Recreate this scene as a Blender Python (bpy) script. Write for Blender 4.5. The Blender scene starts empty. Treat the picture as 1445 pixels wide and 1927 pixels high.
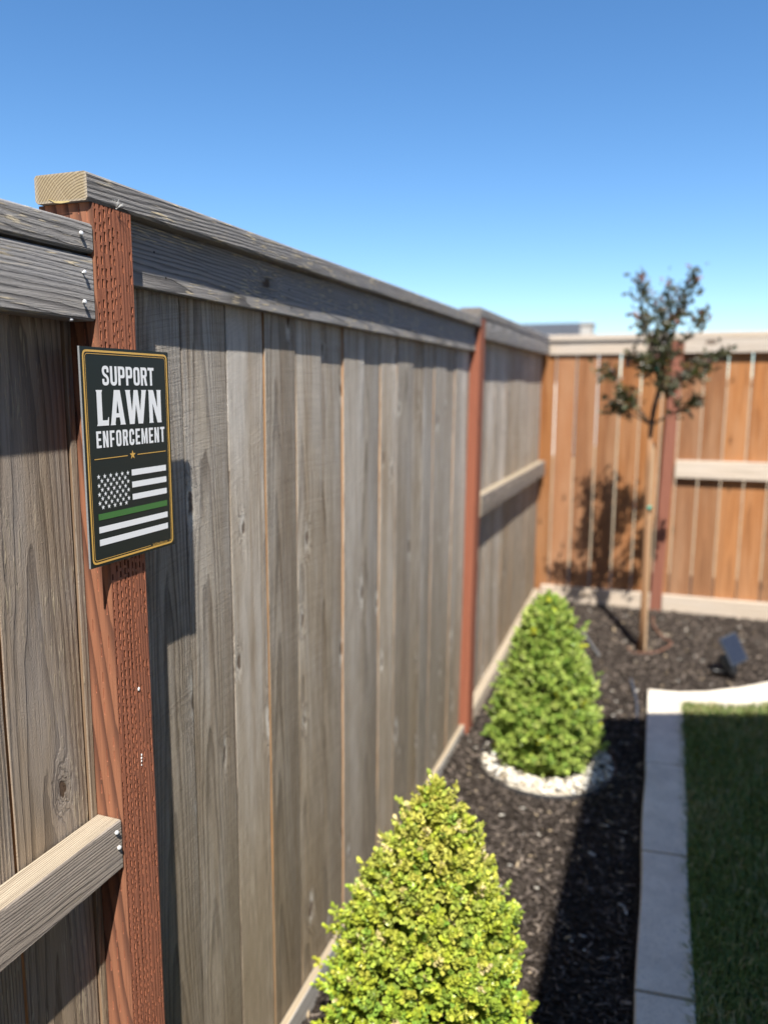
import bpy, bmesh, math, random
import numpy as np
from mathutils import Vector, Matrix, Quaternion

random.seed(7)
RNG = np.random.default_rng(11)
scene = bpy.context.scene
COL = scene.collection

# ------------------------------------------------------------------ camera
cam_data = bpy.data.cameras.new("camera")
cam = bpy.data.objects.new("camera", cam_data)
COL.objects.link(cam)
cam_data.sensor_fit = 'VERTICAL'
cam_data.sensor_height = 36.0
cam_data.lens = 36.0 * 1490.0 / 1927.0
cam_data.clip_start = 0.02
cam_data.clip_end = 2000.0


def camera_axes(f=1490.0, vp=(1276.0, 735.0), c=(722.5, 963.5), roll=0.25):
    Y = np.array([vp[0] - c[0], vp[1] - c[1], f]); Y /= np.linalg.norm(Y)
    h = np.array([math.cos(math.radians(roll)), math.sin(math.radians(roll)), 0.0])
    n = np.cross(Y, h); n /= np.linalg.norm(n)
    Z = n if n[1] < 0 else -n
    X = np.cross(Y, Z)
    if X[0] < 0:
        X = -X
    return np.stack([X, Y, Z])


R = camera_axes()
M = Matrix.Identity(4)
for i in range(3):
    M[i][0] = R[i][0]; M[i][1] = -R[i][1]; M[i][2] = -R[i][2]
M[0][3], M[1][3], M[2][3] = 0.75, 0.0, 1.425
cam.matrix_world = M
cam_data.dof.use_dof = True
cam_data.dof.focus_distance = 1.10
cam_data.dof.aperture_fstop = 2.55
cam_data.dof.aperture_blades = 0
scene.camera = cam

# ------------------------------------------------------------------ sky, sun, exposure
SUN_DIR = Vector((-0.047, 0.121, -0.185)).normalized()      # the way the light travels
world = bpy.data.worlds.new("World")
scene.world = world
world.use_nodes = True
wt = world.node_tree
wt.nodes.clear()
sky = wt.nodes.new('ShaderNodeTexSky')
sky.sky_type = 'NISHITA'
sky.sun_disc = False
sky.sun_elevation = math.asin(-SUN_DIR.z)
sky.sun_rotation = math.atan2(-SUN_DIR.x, -SUN_DIR.y)
sky.altitude = 50.0
sky.air_density = 0.9
sky.dust_density = 0.15
sky.ozone_density = 3.3
bg = wt.nodes.new('ShaderNodeBackground')
bg.inputs['Strength'].default_value = 0.092
wo = wt.nodes.new('ShaderNodeOutputWorld')
hs = wt.nodes.new('ShaderNodeHueSaturation')
hs.inputs['Saturation'].default_value = 1.20
wt.links.new(sky.outputs[0], hs.inputs['Color'])
wt.links.new(hs.outputs[0], bg.inputs[0])
wt.links.new(bg.outputs[0], wo.inputs[0])

sun_data = bpy.data.lights.new("sun", 'SUN')
sun_data.energy = 5.0
sun_data.angle = math.radians(0.53)
sun_data.color = (1.0, 0.95, 0.86)
sun = bpy.data.objects.new("sun", sun_data)
sun.rotation_euler = SUN_DIR.to_track_quat('-Z', 'Y').to_euler()
sun.location = (1.5, -5, 8)
COL.objects.link(sun)

vs = scene.view_settings
vs.view_transform = 'Standard'
vs.look = 'None'
vs.exposure = 1.0
vs.gamma = 1.0
vs.use_curve_mapping = False
scene.render.engine = 'CYCLES'
scene.cycles.use_denoising = True
scene.cycles.max_bounces = 8


# ------------------------------------------------------------------ node helper
class NT:
    def __init__(self, name):
        self.mat = bpy.data.materials.new(name)
        self.mat.use_nodes = True
        self.t = self.mat.node_tree
        self.t.nodes.clear()
        self.out = self.t.nodes.new('ShaderNodeOutputMaterial')

    def n(self, typ, **kw):
        nd = self.t.nodes.new(typ)
        for k, v in kw.items():
            setattr(nd, k, v)
        return nd

    def put(self, sock, v):
        if isinstance(v, bpy.types.NodeSocket):
            self.t.links.new(v, sock)
        else:
            if hasattr(sock, 'default_value') and not isinstance(v, (int, float)) and len(v) == 3 and len(sock.default_value) == 4:
                v = (*v, 1.0)
            sock.default_value = v

    def m(self, op, a, b=None, c=None, clamp=False):
        nd = self.n('ShaderNodeMath', operation=op, use_clamp=clamp)
        self.put(nd.inputs[0], a)
        if b is not None:
            self.put(nd.inputs[1], b)
        if c is not None:
            self.put(nd.inputs[2], c)
        return nd.outputs[0]

    def vec(self, x, y, z):
        nd = self.n('ShaderNodeCombineXYZ')
        for i, v in enumerate((x, y, z)):
            self.put(nd.inputs[i], v)
        return nd.outputs[0]

    def sep(self, v):
        nd = self.n('ShaderNodeSeparateXYZ')
        self.put(nd.inputs[0], v)
        return nd.outputs

    def noise(self, v, scale=1.0, detail=2.0, rough=0.5, dist=0.0):
        nd = self.n('ShaderNodeTexNoise')
        self.put(nd.inputs['Vector'], v)
        nd.inputs['Scale'].default_value = scale
        nd.inputs['Detail'].default_value = detail
        nd.inputs['Roughness'].default_value = rough
        nd.inputs['Distortion'].default_value = dist
        return nd.outputs['Fac']

    def ss(self, v, a, b, lo=0.0, hi=1.0):
        nd = self.n('ShaderNodeMapRange', interpolation_type='SMOOTHSTEP')
        self.put(nd.inputs[0], v)
        nd.inputs[1].default_value = a; nd.inputs[2].default_value = b
        nd.inputs[3].default_value = lo; nd.inputs[4].default_value = hi
        return nd.outputs[0]

    def lin(self, v, a, b, lo=0.0, hi=1.0):
        nd = self.n('ShaderNodeMapRange')
        self.put(nd.inputs[0], v)
        nd.inputs[1].default_value = a; nd.inputs[2].default_value = b
        nd.inputs[3].default_value = lo; nd.inputs[4].default_value = hi
        return nd.outputs[0]

    def mix(self, f, a, b, mode='MIX'):
        nd = self.n('ShaderNodeMix', data_type='RGBA', blend_type=mode)
        self.put(nd.inputs[0], f)
        self.put(nd.inputs[6], a)
        self.put(nd.inputs[7], b)
        return nd.outputs[2]

    def bump(self, h, dist=0.001, strength=1.0, normal=None):
        nd = self.n('ShaderNodeBump')
        nd.inputs['Strength'].default_value = strength
        nd.inputs['Distance'].default_value = dist
        self.put(nd.inputs['Height'], h)
        if normal is not None:
            self.put(nd.inputs['Normal'], normal)
        return nd.outputs[0]

    def bsdf(self, col, rough=0.8, normal=None, spec=0.3, metal=0.0):
        nd = self.n('ShaderNodeBsdfPrincipled')
        self.put(nd.inputs['Base Color'], col)
        self.put(nd.inputs['Roughness'], rough)
        nd.inputs['Specular IOR Level'].default_value = spec
        nd.inputs['Metallic'].default_value = metal
        if normal is not None:
            self.put(nd.inputs['Normal'], normal)
        return nd.outputs[0]

    def done(self, surf):
        self.t.links.new(surf, self.out.inputs[0])
        return self.mat


def wood(name, axis='Z', light=(.30, .26, .22), dark=(.12, .10, .085), grey=(.30, .30, .31), grey_amt=0.5,
         knot=(.10, .055, .03), ring=210.0, ringc=0.45, saw=0.0, saw_tilt=0.12, fleck=0.0, fleck_col=(.55, .47, .33),
         bump=0.0009, fibre=0.5, vary=0.25, zfade=None, zcol=None, knots=0.45, spec=0.2, pith=0.03, swirl=0.05, tilt=0.014, grainb=0.55, satr=0.08, stain=0.0, stain_col=(.2, .13, .08), halo_col=None, halo_amt=0.35, ksize=1.0, streak=0.5,
         streak_col=None, cut_axis='Z'):
    """Sawn timber: growth rings of a log that runs along `axis`, fibres, knots, saw marks, weathering."""
    N = NT(name)
    s = N.sep(N.n('ShaderNodeTexCoord').outputs['Object'])
    t, w, l = {'Z': (s[0], s[1], s[2]), 'Y': (s[0], s[2], s[1]), 'X': (s[1], s[2], s[0]), 'ZX': (s[1], s[0], s[2])}[axis]
    rnd = N.n('ShaderNodeObjectInfo').outputs['Random']
    r1 = N.m('FRACT', N.m('MULTIPLY', rnd, 7.13))
    r2 = N.m('FRACT', N.m('MULTIPLY', rnd, 31.7))
    r3 = N.m('FRACT', N.m('MULTIPLY', rnd, 113.3))
    off = N.m('MULTIPLY', rnd, 53.0)
    L = N.m('ADD', l, off)
    # knots
    vo = N.n('ShaderNodeTexVoronoi', voronoi_dimensions='2D', feature='F1')
    N.put(vo.inputs['Vector'], N.vec(N.m('ADD', N.m('MULTIPLY', w, 8.0), N.m('MULTIPLY', rnd, 200.0)), N.m('MULTIPLY', L, 3.4), 0.0))
    vo.inputs['Scale'].default_value = 1.0
    cs = N.n('ShaderNodeSeparateColor')
    N.put(cs.inputs[0], vo.outputs['Color'])
    pres = N.m('LESS_THAN', cs.outputs[0], knots)
    kd = N.m('ADD', vo.outputs['Distance'], N.m('MULTIPLY', N.m('SUBTRACT', N.noise(N.vec(N.m('MULTIPLY', w, 90.0), N.m('MULTIPLY', L, 40.0), t)), 0.5), 0.13))
    kd = N.m('MULTIPLY', kd, N.m('MULTIPLY_ADD', cs.outputs[1], 1.3 * ksize, 0.9 * ksize))
    kg = N.m('MULTIPLY', N.m('EXPONENT', N.m('MULTIPLY', N.m('POWER', N.m('MULTIPLY', kd, 4.5), 2.0), -1.0)), pres)
    core = N.m('MULTIPLY', N.ss(kd, 0.12, 0.07), pres)
    halo = N.m('MULTIPLY', N.m('MULTIPLY', N.ss(kd, 0.30, 0.10), pres), N.ss(N.noise(N.vec(N.m('MULTIPLY', w, 60.0), N.m('MULTIPLY', L, 14.0), N.m('MULTIPLY', rnd, 9.0)), 1.0, 2.0), 0.38, 0.62))
    # rings
    wn = N.m('SUBTRACT', N.noise(N.vec(N.m('ADD', N.m('MULTIPLY', w, 5.0), N.m('MULTIPLY', t, 11.0)), N.m('MULTIPLY', L, 1.3), N.m('MULTIPLY', rnd, 40.0)), 1.0, 2.0), 0.5)
    cw = N.m('ADD', N.m('ADD', w, N.m('MULTIPLY', N.m('SUBTRACT', r1, 0.5), 0.15)), N.m('MULTIPLY', wn, swirl))
    ct = N.m('ADD', N.m('ADD', t, pith), N.m('ADD', N.m('MULTIPLY', r2, 0.06), N.m('MULTIPLY', l, tilt)))
    rr = N.m('SQRT', N.m('ADD', N.m('MULTIPLY', cw, cw), N.m('MULTIPLY', ct, ct)))
    fine = N.m('SUBTRACT', N.noise(N.vec(N.m('MULTIPLY', w, 40.0), N.m('MULTIPLY', L, 5.0), N.m('MULTIPLY', t, 40.0)), 1.0, 3.0), 0.5)
    rr = N.m('ADD', N.m('ADD', rr, N.m('MULTIPLY', kg, 0.022)), N.m('MULTIPLY', fine, 0.005))
    ringv = N.m('FRACT', N.m('MULTIPLY', rr, ring))
    late = N.m('MULTIPLY', N.ss(ringv, 0.35, 0.9), N.ss(ringv, 1.0, 0.93))
    # fibres
    fib = N.noise(N.vec(N.m('MULTIPLY', w, 520.0), N.m('MULTIPLY', L, 10.0), N.m('MULTIPLY', t, 520.0)), 1.0, 3.0, 0.6)
    fib2 = N.noise(N.vec(N.m('MULTIPLY', w, 130.0), N.m('MULTIPLY', L, 2.2), N.m('MULTIPLY', t, 130.0)), 1.0, 3.0, 0.6)
    blot = N.noise(N.vec(N.m('MULTIPLY', w, 14.0), N.m('MULTIPLY', L, 2.0), N.m('MULTIPLY', rnd, 30.0)), 1.0, 4.0, 0.6)
    grain = N.noise(N.vec(N.m('MULTIPLY', w, 900.0), N.m('MULTIPLY', L, 320.0), N.m('MULTIPLY', t, 900.0)), 1.0, 2.0, 0.7)
    col = N.mix(N.m('MULTIPLY', late, ringc), light, dark)
    col = N.mix(N.m('MULTIPLY', N.ss(fib2, 0.45, 0.75), streak), col, streak_col if streak_col else dark)
    col = N.mix(N.m('MULTIPLY', N.ss(blot, 0.35, 0.7), grey_amt), col, grey, 'MIX')
    if stain:
        st = N.noise(N.vec(N.m('MULTIPLY', w, 26.0), N.m('MULTIPLY', L, 0.9), N.m('MULTIPLY', rnd, 70.0)), 1.0, 4.0, 0.65)
        col = N.mix(N.ss(st, 0.46, 0.68, 0.0, stain), col, stain_col)
    if zfade:
        pz = N.sep(N.n('ShaderNodeNewGeometry').outputs['Position'])[2]
        zz = N.m('ADD', pz, N.m('MULTIPLY', N.m('SUBTRACT', blot, 0.5), 0.9))
        col = N.mix(N.ss(zz, zfade[0], zfade[1], zfade[2], 0.0), col, N.mix(late, zcol, tuple(c * 0.6 for c in zcol)))
    col = N.mix(N.ss(fib, 0.5, 0.85, 0.0, fibre), col, tuple(c * 0.55 for c in dark))
    col = N.mix(N.ss(fib, 0.5, 0.2, 0.0, fibre * 0.45), col, tuple(min(1, c * 1.5) for c in light))
    height = N.m('ADD', N.m('MULTIPLY', late, -0.8), N.m('MULTIPLY', fib, 0.9))
    height = N.m('ADD', height, N.m('MULTIPLY', grain, grainb))
    if saw:
        sc = N.m('ADD', l, N.m('ADD', N.m('MULTIPLY', w, N.lin(r1, 0.0, 1.0, -.38, saw_tilt)), N.m('MULTIPLY', N.m('MULTIPLY', w, w), 0.5)))
        sn = N.noise(N.vec(N.m('MULTIPLY', sc, 460.0), N.m('MULTIPLY', w, 6.0), N.m('MULTIPLY', rnd, 90.0)), 1.0, 2.0, 0.6)
        height = N.m('ADD', height, N.m('MULTIPLY', sn, saw))
        col = N.mix(N.ss(sn, 0.48, 0.75, 0.0, min(1.0, saw * 0.28)), col, dark)
        col = N.mix(N.ss(sn, 0.5, 0.25, 0.0, min(1.0, saw * 0.14)), col, tuple(min(1, c * 1.5) for c in light))
    if fleck:
        fn = N.noise(N.vec(N.m('MULTIPLY', w, 330.0), N.m('MULTIPLY', L, 26.0), N.m('MULTIPLY', t, 330.0)), 1.0, 1.0, 0.5)
        fp = N.noise(N.vec(N.m('MULTIPLY', w, 18.0), N.m('MULTIPLY', L, 7.0), N.m('MULTIPLY', rnd, 11.0)), 1.0, 2.0, 0.5)
        fm = N.m('MULTIPLY', N.ss(fn, 0.58, 0.66), N.ss(fp, 0.42, 0.58))
        col = N.mix(N.m('MULTIPLY', fm, fleck), col, fleck_col)
        height = N.m('ADD', height, N.m('MULTIPLY', fm, 0.8))
    col = N.mix(N.m('MULTIPLY', halo, halo_amt), col, halo_col if halo_col else dark)
    kc = N.mix(N.ss(N.m('FRACT', N.m('MULTIPLY', kd, 38.0)), 0.2, 0.8), knot, tuple(c * 0.45 for c in knot))
    col = N.mix(N.m('MULTIPLY', core, 0.85), col, kc)
    height = N.m('ADD', height, N.m('MULTIPLY', core, -0.6))
    bright = N.m('ADD', N.m('MULTIPLY', N.m('SUBTRACT', r3, 0.5), vary * 2.0), 1.0)
    hsv = N.n('ShaderNodeHueSaturation')
    N.put(hsv.inputs['Value'], bright)
    N.put(hsv.inputs['Saturation'], N.lin(r2, 0.0, 1.0, 1 - satr, 1 + satr))
    N.put(hsv.inputs['Color'], col)
    nrm = N.bump(height, bump)
    return N.done(N.bsdf(hsv.outputs[0], 0.82, nrm, spec))


def plain(name, col, rough=0.6, spec=0.4, metal=0.0, speck=0.0, scale=60.0, bump=0.0, col2=None):
    N = NT(name)
    co = N.n('ShaderNodeTexCoord').outputs['Object']
    ns = N.noise(co, scale, 4.0, 0.6)
    c = N.mix(N.ss(ns, 0.35, 0.7, 0.0, speck), col, col2 if col2 else tuple(x * 0.6 for x in col))
    nr = N.bump(ns, bump) if bump else None
    return N.done(N.bsdf(c, rough, nr, spec, metal))


# ------------------------------------------------------------------ timber materials
MW = {}
MW['grey_board'] = wood('weathered_grey_board', 'Z', light=(.54, .475, .395), dark=(.13, .102, .078), grey=(.57, .55, .525), grey_amt=.55,
                        ring=240, ringc=.82, saw=.85, saw_tilt=.08, bump=.0016, grainb=1.5, zfade=(-.1, 1.55, 0.95), zcol=(.275, .215, .145), vary=.22, fibre=.9, streak=.65, streak_col=(.215, .155, .108),
                        knots=.46, knot=(.13, .08, .05), stain=.65, stain_col=(.25, .175, .11), halo_col=(.74, .69, .61), halo_amt=.9, ksize=1.15, satr=.2)
MW['brown_board'] = wood('weathered_brown_board', 'Z', light=(.34, .27, .205), dark=(.115, .085, .062), grey=(.34, .32, .31), grey_amt=.5,
                         ring=210, ringc=.72, bump=.0013, grainb=.9, zfade=(.3, 1.3, 0.5), zcol=(.27, .20, .125), vary=.12, fibre=.55, streak=.35, knots=.14, fleck=.4, swirl=.035)
MW['fresh_edge'] = wood('fresh_cedar_edge', 'Z', light=(.44, .245, .115), dark=(.28, .14, .065), grey=(.33, .24, .155), grey_amt=.45, ring=150, ringc=.4, bump=.0004, vary=.25, knots=0.0, fibre=.3)
MW['dull_edge'] = wood('greying_cedar_edge', 'Z', light=(.26, .175, .11), dark=(.16, .10, .06), grey=(.22, .18, .14), grey_amt=.6, ring=150, ringc=.4, bump=.0005, vary=.05, knots=0.0, fibre=.4)
MW['dark_edge'] = wood('gap_shadow_edge', 'Z', light=(.085, .062, .048), dark=(.04, .03, .024), grey=(.09, .075, .065), grey_amt=.4, ring=150, ringc=.4, bump=.0005, vary=.05, knots=0.0, fibre=.4)  # dark colour stands in for the shadow in some board gaps
MW['orange_board'] = wood('stained_cedar_board', 'ZX', light=(.31, .130, .047), dark=(.14, .050, .018), grey=(.37, .21, .115), grey_amt=.6, satr=.06, stain=.8, stain_col=(.185, .068, .024), ring=120, ringc=.5, bump=.0006, vary=.19,
                          fibre=.35, streak=.65, streak_col=(.27, .095, .03), knots=.3, zfade=(.1, 1.7, .3), zcol=(.37, .21, .115))
MW['rail'] = wood('weathered_rail', 'Y', light=(.33, .31, .295), dark=(.075, .07, .07), grey=(.29, .29, .305), grey_amt=.5, ring=330, ringc=.72, bump=.0016, vary=.08,
                  fibre=.6, fleck=.95, fleck_col=(.62, .52, .36), knots=.22, streak=.3, swirl=.022, grainb=.8)
MW['rail_warm'] = wood('weathered_warm_rail', 'Y', light=(.34, .29, .245), dark=(.10, .085, .075), grey=(.29, .27, .26), grey_amt=.4, ring=400, ringc=.75, bump=.0016, vary=.06, fibre=.5, knots=.22, fleck=.45, swirl=.02, grainb=.8)
MW['rail_top'] = wood('pale_rail_top', 'Y', light=(.46, .39, .30), dark=(.18, .14, .10), grey=(.39, .35, .30), grey_amt=.4, ring=400, ringc=.85, bump=.0014, vary=.05, fibre=.45, knots=.0, swirl=.02)  # paler than the rail's front face
MW['pale_rail_x'] = wood('sunbleached_rail', 'X', light=(.53, .445, .36), dark=(.28, .22, .165), grey=(.47, .42, .37), grey_amt=.5, ring=140, ringc=.45, bump=.0006, vary=.06, fibre=.3, knots=.25)
MW['kick_face'] = wood('weathered_kickboard', 'Y', light=(.38, .355, .325), dark=(.18, .165, .15), grey=(.38, .38, .38), grey_amt=.5, ring=150, ringc=.4, bump=.0008, vary=.06, knots=.15)
MW['kick_top'] = wood('pale_kickboard_top', 'Y', light=(.37, .305, .22), dark=(.22, .17, .12), grey=(.34, .29, .23), grey_amt=.3, ring=120, ringc=.4, bump=.0005, vary=.05, knots=.0)
MW['kick_pale'] = wood('pale_kickboard', 'Y', light=(.50, .41, .30), dark=(.33, .26, .18), grey=(.46, .40, .32), grey_amt=.4, ring=120, ringc=.4, bump=.0006, vary=.06, knots=.1)
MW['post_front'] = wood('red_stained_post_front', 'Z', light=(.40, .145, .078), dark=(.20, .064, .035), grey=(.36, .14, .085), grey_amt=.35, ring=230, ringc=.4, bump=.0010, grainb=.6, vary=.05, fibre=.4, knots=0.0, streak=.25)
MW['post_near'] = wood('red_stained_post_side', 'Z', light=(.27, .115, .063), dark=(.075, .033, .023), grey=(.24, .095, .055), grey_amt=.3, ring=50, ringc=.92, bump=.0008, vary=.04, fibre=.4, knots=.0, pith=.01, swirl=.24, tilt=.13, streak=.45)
MW['post_pit'] = plain('shaded_post_slit', (.105, .037, .020), .9, .1, speck=.5, scale=300)  # darker red puts the shade of the deep slits into the colour
MW['post_far'] = wood('red_stained_post_plain', 'Z', light=(.25, .095, .060), dark=(.15, .055, .036), grey=(.24, .095, .065), grey_amt=.35, ring=90, ringc=.4, bump=.0008, vary=.06, fibre=.4, knots=.1)


def end_grain():
    N = NT('pale_end_grain')
    s = N.sep(N.n('ShaderNodeTexCoord').outputs['Object'])
    x = N.m('ADD', s[0], -0.055)
    z = N.m('ADD', s[2], 0.075)
    r = N.m('SQRT', N.m('ADD', N.m('MULTIPLY', x, x), N.m('MULTIPLY', z, z)))
    r = N.m('ADD', r, N.m('MULTIPLY', N.noise(N.vec(s[0], s[1], s[2]), 40.0, 2.0), 0.004))
    f = N.m('FRACT', N.m('MULTIPLY', r, 270.0))
    late = N.m('MULTIPLY', N.ss(f, 0.3, 0.85), N.ss(f, 1.0, 0.92))
    ang = N.m('ARCTAN2', z, x)
    sawn = N.noise(N.vec(N.m('MULTIPLY', N.m('ADD', s[0], N.m('MULTIPLY', s[2], 0.7)), 500.0), N.m('MULTIPLY', s[2], 30.0), 0.0), 1.0, 2.0)
    ray = N.noise(N.vec(N.m('MULTIPLY', ang, 60.0), N.m('MULTIPLY', r, 14.0), 0.0), 1.0, 2.0)
    spots = N.noise(N.vec(s[0], 0.0, s[2]), 75.0, 4.0, 0.65)
    col = N.mix(N.m('MULTIPLY', late, 0.75), (.29, .235, .15), (.12, .085, .048))
    col = N.mix(N.ss(sawn, 0.5, 0.8, 0.0, 0.5), col, (.17, .12, .065))
    col = N.mix(N.ss(ray, 0.55, 0.75, 0.0, 0.4), col, (.40, .34, .24))
    col = N.mix(N.ss(spots, 0.5, 0.72, 0.0, 0.5), col, (.25, .20, .14))
    edge = N.m('MAXIMUM', N.ss(N.m('ABSOLUTE', s[0]), 0.036, 0.043), N.ss(N.m('ABSOLUTE', s[2]), 0.0145, 0.019))
    col = N.mix(N.m('MULTIPLY', edge, 0.45), col, (.38, .34, .29))
    h = N.m('ADD', N.m('MULTIPLY', late, -0.5), sawn)
    return N.done(N.bsdf(col, 0.9, N.bump(h, 0.0008), 0.15))


MW['end_grain'] = end_grain()


# ------------------------------------------------------------------ object helpers
def props(o, label=None, cat=None, group=None, kind=None):
    if label: o['label'] = label
    if cat: o['category'] = cat
    if group: o['group'] = group
    if kind: o['kind'] = kind
    return o


def thing(name, loc, label, cat, group=None):
    o = bpy.data.objects.new(name, None)
    o.empty_display_size = 0.1
    o.location = loc
    COL.objects.link(o)
    return props(o, label, cat, group)


def obj_from_mesh(name, me, parent=None, loc=(0, 0, 0)):
    """loc in world; parents are unrotated Empties or meshes, so subtracting their place is enough."""
    o = bpy.data.objects.new(name, me)
    COL.objects.link(o)
    p = Vector(loc)
    if parent is not None:
        o.parent = parent
        q = parent
        while q is not None:
            p = p - Vector(q.location)
            q = q.parent
    o.location = p
    return o


def obj_bm(name, bm, mats, parent=None, origin=(0, 0, 0), smooth=False, recalc=True):
    """The bmesh is in world metres; origin becomes the object's own origin."""
    if recalc:
        bmesh.ops.recalc_face_normals(bm, faces=bm.faces)
    bmesh.ops.translate(bm, verts=bm.verts, vec=-Vector(origin))
    me = bpy.data.meshes.new(name)
    bm.to_mesh(me)
    bm.free()
    for m_ in mats:
        me.materials.append(m_)
    if smooth:
        me.polygons.foreach_set('use_smooth', [True] * len(me.polygons))
    return obj_from_mesh(name, me, parent, origin)


def mesh_np(name, verts, tris, mat, tint=None, smooth=False):
    verts = np.asarray(verts, dtype=np.float32); tris = np.asarray(tris, dtype=np.int32)
    me = bpy.data.meshes.new(name)
    me.vertices.add(len(verts))
    me.vertices.foreach_set('co', verts.ravel())
    me.loops.add(tris.size)
    me.loops.foreach_set('vertex_index', tris.ravel())
    me.polygons.add(len(tris))
    k = tris.shape[1]
    me.polygons.foreach_set('loop_start', np.arange(0, tris.size, k, dtype=np.int32))
    me.polygons.foreach_set('loop_total', np.full(len(tris), k, dtype=np.int32))
    if smooth:
        me.polygons.foreach_set('use_smooth', np.ones(len(tris), dtype=bool))
    me.update(calc_edges=True)
    if tint is not None:
        at = me.attributes.new('tint', 'FLOAT_COLOR', 'POINT')
        c = np.ones((len(verts), 4), dtype=np.float32)
        c[:, :3] = tint
        at.data.foreach_set('color', c.ravel())
    me.materials.append(mat)
    return me


def bm_prism(axis, a0, a1, b0, b1, l0, l1, seg=8, ch=0.002, jit=0.0006, lean=0.0, rise=0.0, bow=0.0, b_at_l0=None):
    """Chamfered timber along `axis` with slightly uneven arrises. Faces: 0 broad side, 1 narrow side, 2 end.
    lean: shift of b at l0 end, fading to nothing at l1; rise: shift of b at l1."""
    bm = bmesh.new()
    rings = []
    ja = [random.uniform(-1, 1) for _ in range(seg + 1)]
    jb0 = [random.uniform(-1, 1) for _ in range(seg + 1)]
    jb1 = [random.uniform(-1, 1) for _ in range(seg + 1)]
    for i in range(seg + 1):
        f = i / seg
        l = l0 + (l1 - l0) * f
        sh = lean * (1 - f) + rise * f
        da = ja[i] * jit + bow * math.sin(math.pi * f)
        B0 = b0 + sh + jb0[i] * jit
        B1 = b1 + sh + jb1[i] * jit
        A0, A1 = a0 + da, a1 + da
        sec = [(A0 + ch, B0), (A1 - ch, B0), (A1, B0 + ch), (A1, B1 - ch), (A1 - ch, B1), (A0 + ch, B1), (A0, B1 - ch), (A0, B0 + ch)]
        ring = []
        for a, b in sec:
            co = {'Z': (a, b, l), 'Y': (a, l, b), 'X': (l, a, b)}[axis]
            ring.append(bm.verts.new(co))
        rings.append(ring)
    idx = [1, 0, 0, 0, 1, 0, 0, 0]      # edges of the section: narrow, chamfer, broad ...
    for i in range(seg):
        for k in range(8):
            k2 = (k + 1) % 8
            fc = bm.faces.new((rings[i][k], rings[i][k2], rings[i + 1][k2], rings[i + 1][k]))
            fc.material_index = idx[k]
    e0 = bm.faces.new(rings[0]); e1 = bm.faces.new(list(reversed(rings[-1])))
    e0.material_index = 2; e1.material_index = 2
    return bm


def timber(name, axis, a0, a1, b0, b1, l0, l1, mats, parent, **kw):
    bm = bm_prism(axis, a0, a1, b0, b1, l0, l1, **kw)
    am, bmid = (a0 + a1) / 2, (b0 + b1) / 2
    org = {'Z': (am, bmid, l0), 'Y': (am, l0, bmid), 'X': (l0, am, bmid)}[axis]
    mats = [MW[m_] for m_ in (mats if len(mats) == 3 else (mats[0], mats[-1], mats[-1]))]
    return obj_bm(name, bm, mats, parent, org)


def bm_box(bm, x0, x1, y0, y1, z0, z1, mi=0):
    vs_ = [bm.verts.new((x, y, z)) for x in (x0, x1) for y in (y0, y1) for z in (z0, z1)]
    for q in ((0, 1, 3, 2), (4, 6, 7, 5), (0, 4, 5, 1), (2, 3, 7, 6), (0, 2, 6, 4), (1, 5, 7, 3)):
        f = bm.faces.new([vs_[i] for i in q]); f.material_index = mi


def bm_tube(bm, pts, radii, sides=8, mi=0, cap=True):
    pts = [Vector(p) for p in pts]
    rings = []
    up = Vector((0.13, 0.31, 0.94))
    for i, p in enumerate(pts):
        d = (pts[min(i + 1, len(pts) - 1)] - pts[max(i - 1, 0)]).normalized()
        u = d.cross(up)
        if u.length < 1e-3:
            u = d.cross(Vector((1, 0, 0)))
        u.normalize(); v = d.cross(u)
        r = radii[i] if hasattr(radii, '__len__') else radii
        rings.append([bm.verts.new(p + (u * math.cos(2 * math.pi * k / sides) + v * math.sin(2 * math.pi * k / sides)) * r) for k in range(sides)])
    for i in range(len(rings) - 1):
        for k in range(sides):
            f = bm.faces.new((rings[i][k], rings[i][(k + 1) % sides], rings[i + 1][(k + 1) % sides], rings[i + 1][k]))
            f.material_index = mi; f.smooth = True
    if cap:
        for r in (rings[0], rings[-1]):
            f = bm.faces.new(r); f.material_index = mi


def gz(y):
    """The yard climbs gently away from the camera."""
    return min(0.105, max(-0.255, -0.195 + 0.0598 * y))


# ------------------------------------------------------------------ setting: terrain, bed, lawn, kerb
def earth():
    N = NT('dry_earth')
    p = N.n('ShaderNodeNewGeometry').outputs['Position']
    a = N.noise(p, 3.0, 5.0, 0.6); b = N.noise(p, 60.0, 3.0, 0.6)
    col = N.mix(N.ss(a, 0.35, 0.7), (.31, .25, .165), (.23, .18, .12))
    col = N.mix(N.ss(b, 0.5, 0.75, 0, .5), col, (.42, .36, .27))
    return N.done(N.bsdf(col, 0.95, N.bump(b, 0.006), 0.1))


def mulch_ground():
    N = NT('dark_mulch')
    p = N.n('ShaderNodeNewGeometry').outputs['Position']
    s = N.sep(p)
    a = N.noise(p, 90.0, 5.0, 0.7); b = N.noise(p, 260.0, 3.0, 0.7); c = N.noise(p, 6.0, 3.0, 0.5)
    col = N.mix(N.ss(a, 0.4, 0.68), (.032, .025, .020), (.105, .085, .072))
    col = N.mix(N.ss(b, 0.62, 0.8, 0, .6), col, (.13, .105, .08))
    col = N.mix(N.ss(c, 0.4, 0.7, 0, .35), col, (.05, .036, .026))
    h = N.m('ADD', a, N.m('MULTIPLY', b, 0.4))
    return N.done(N.bsdf(col, 0.9, N.bump(h, 0.02), 0.12))


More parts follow.
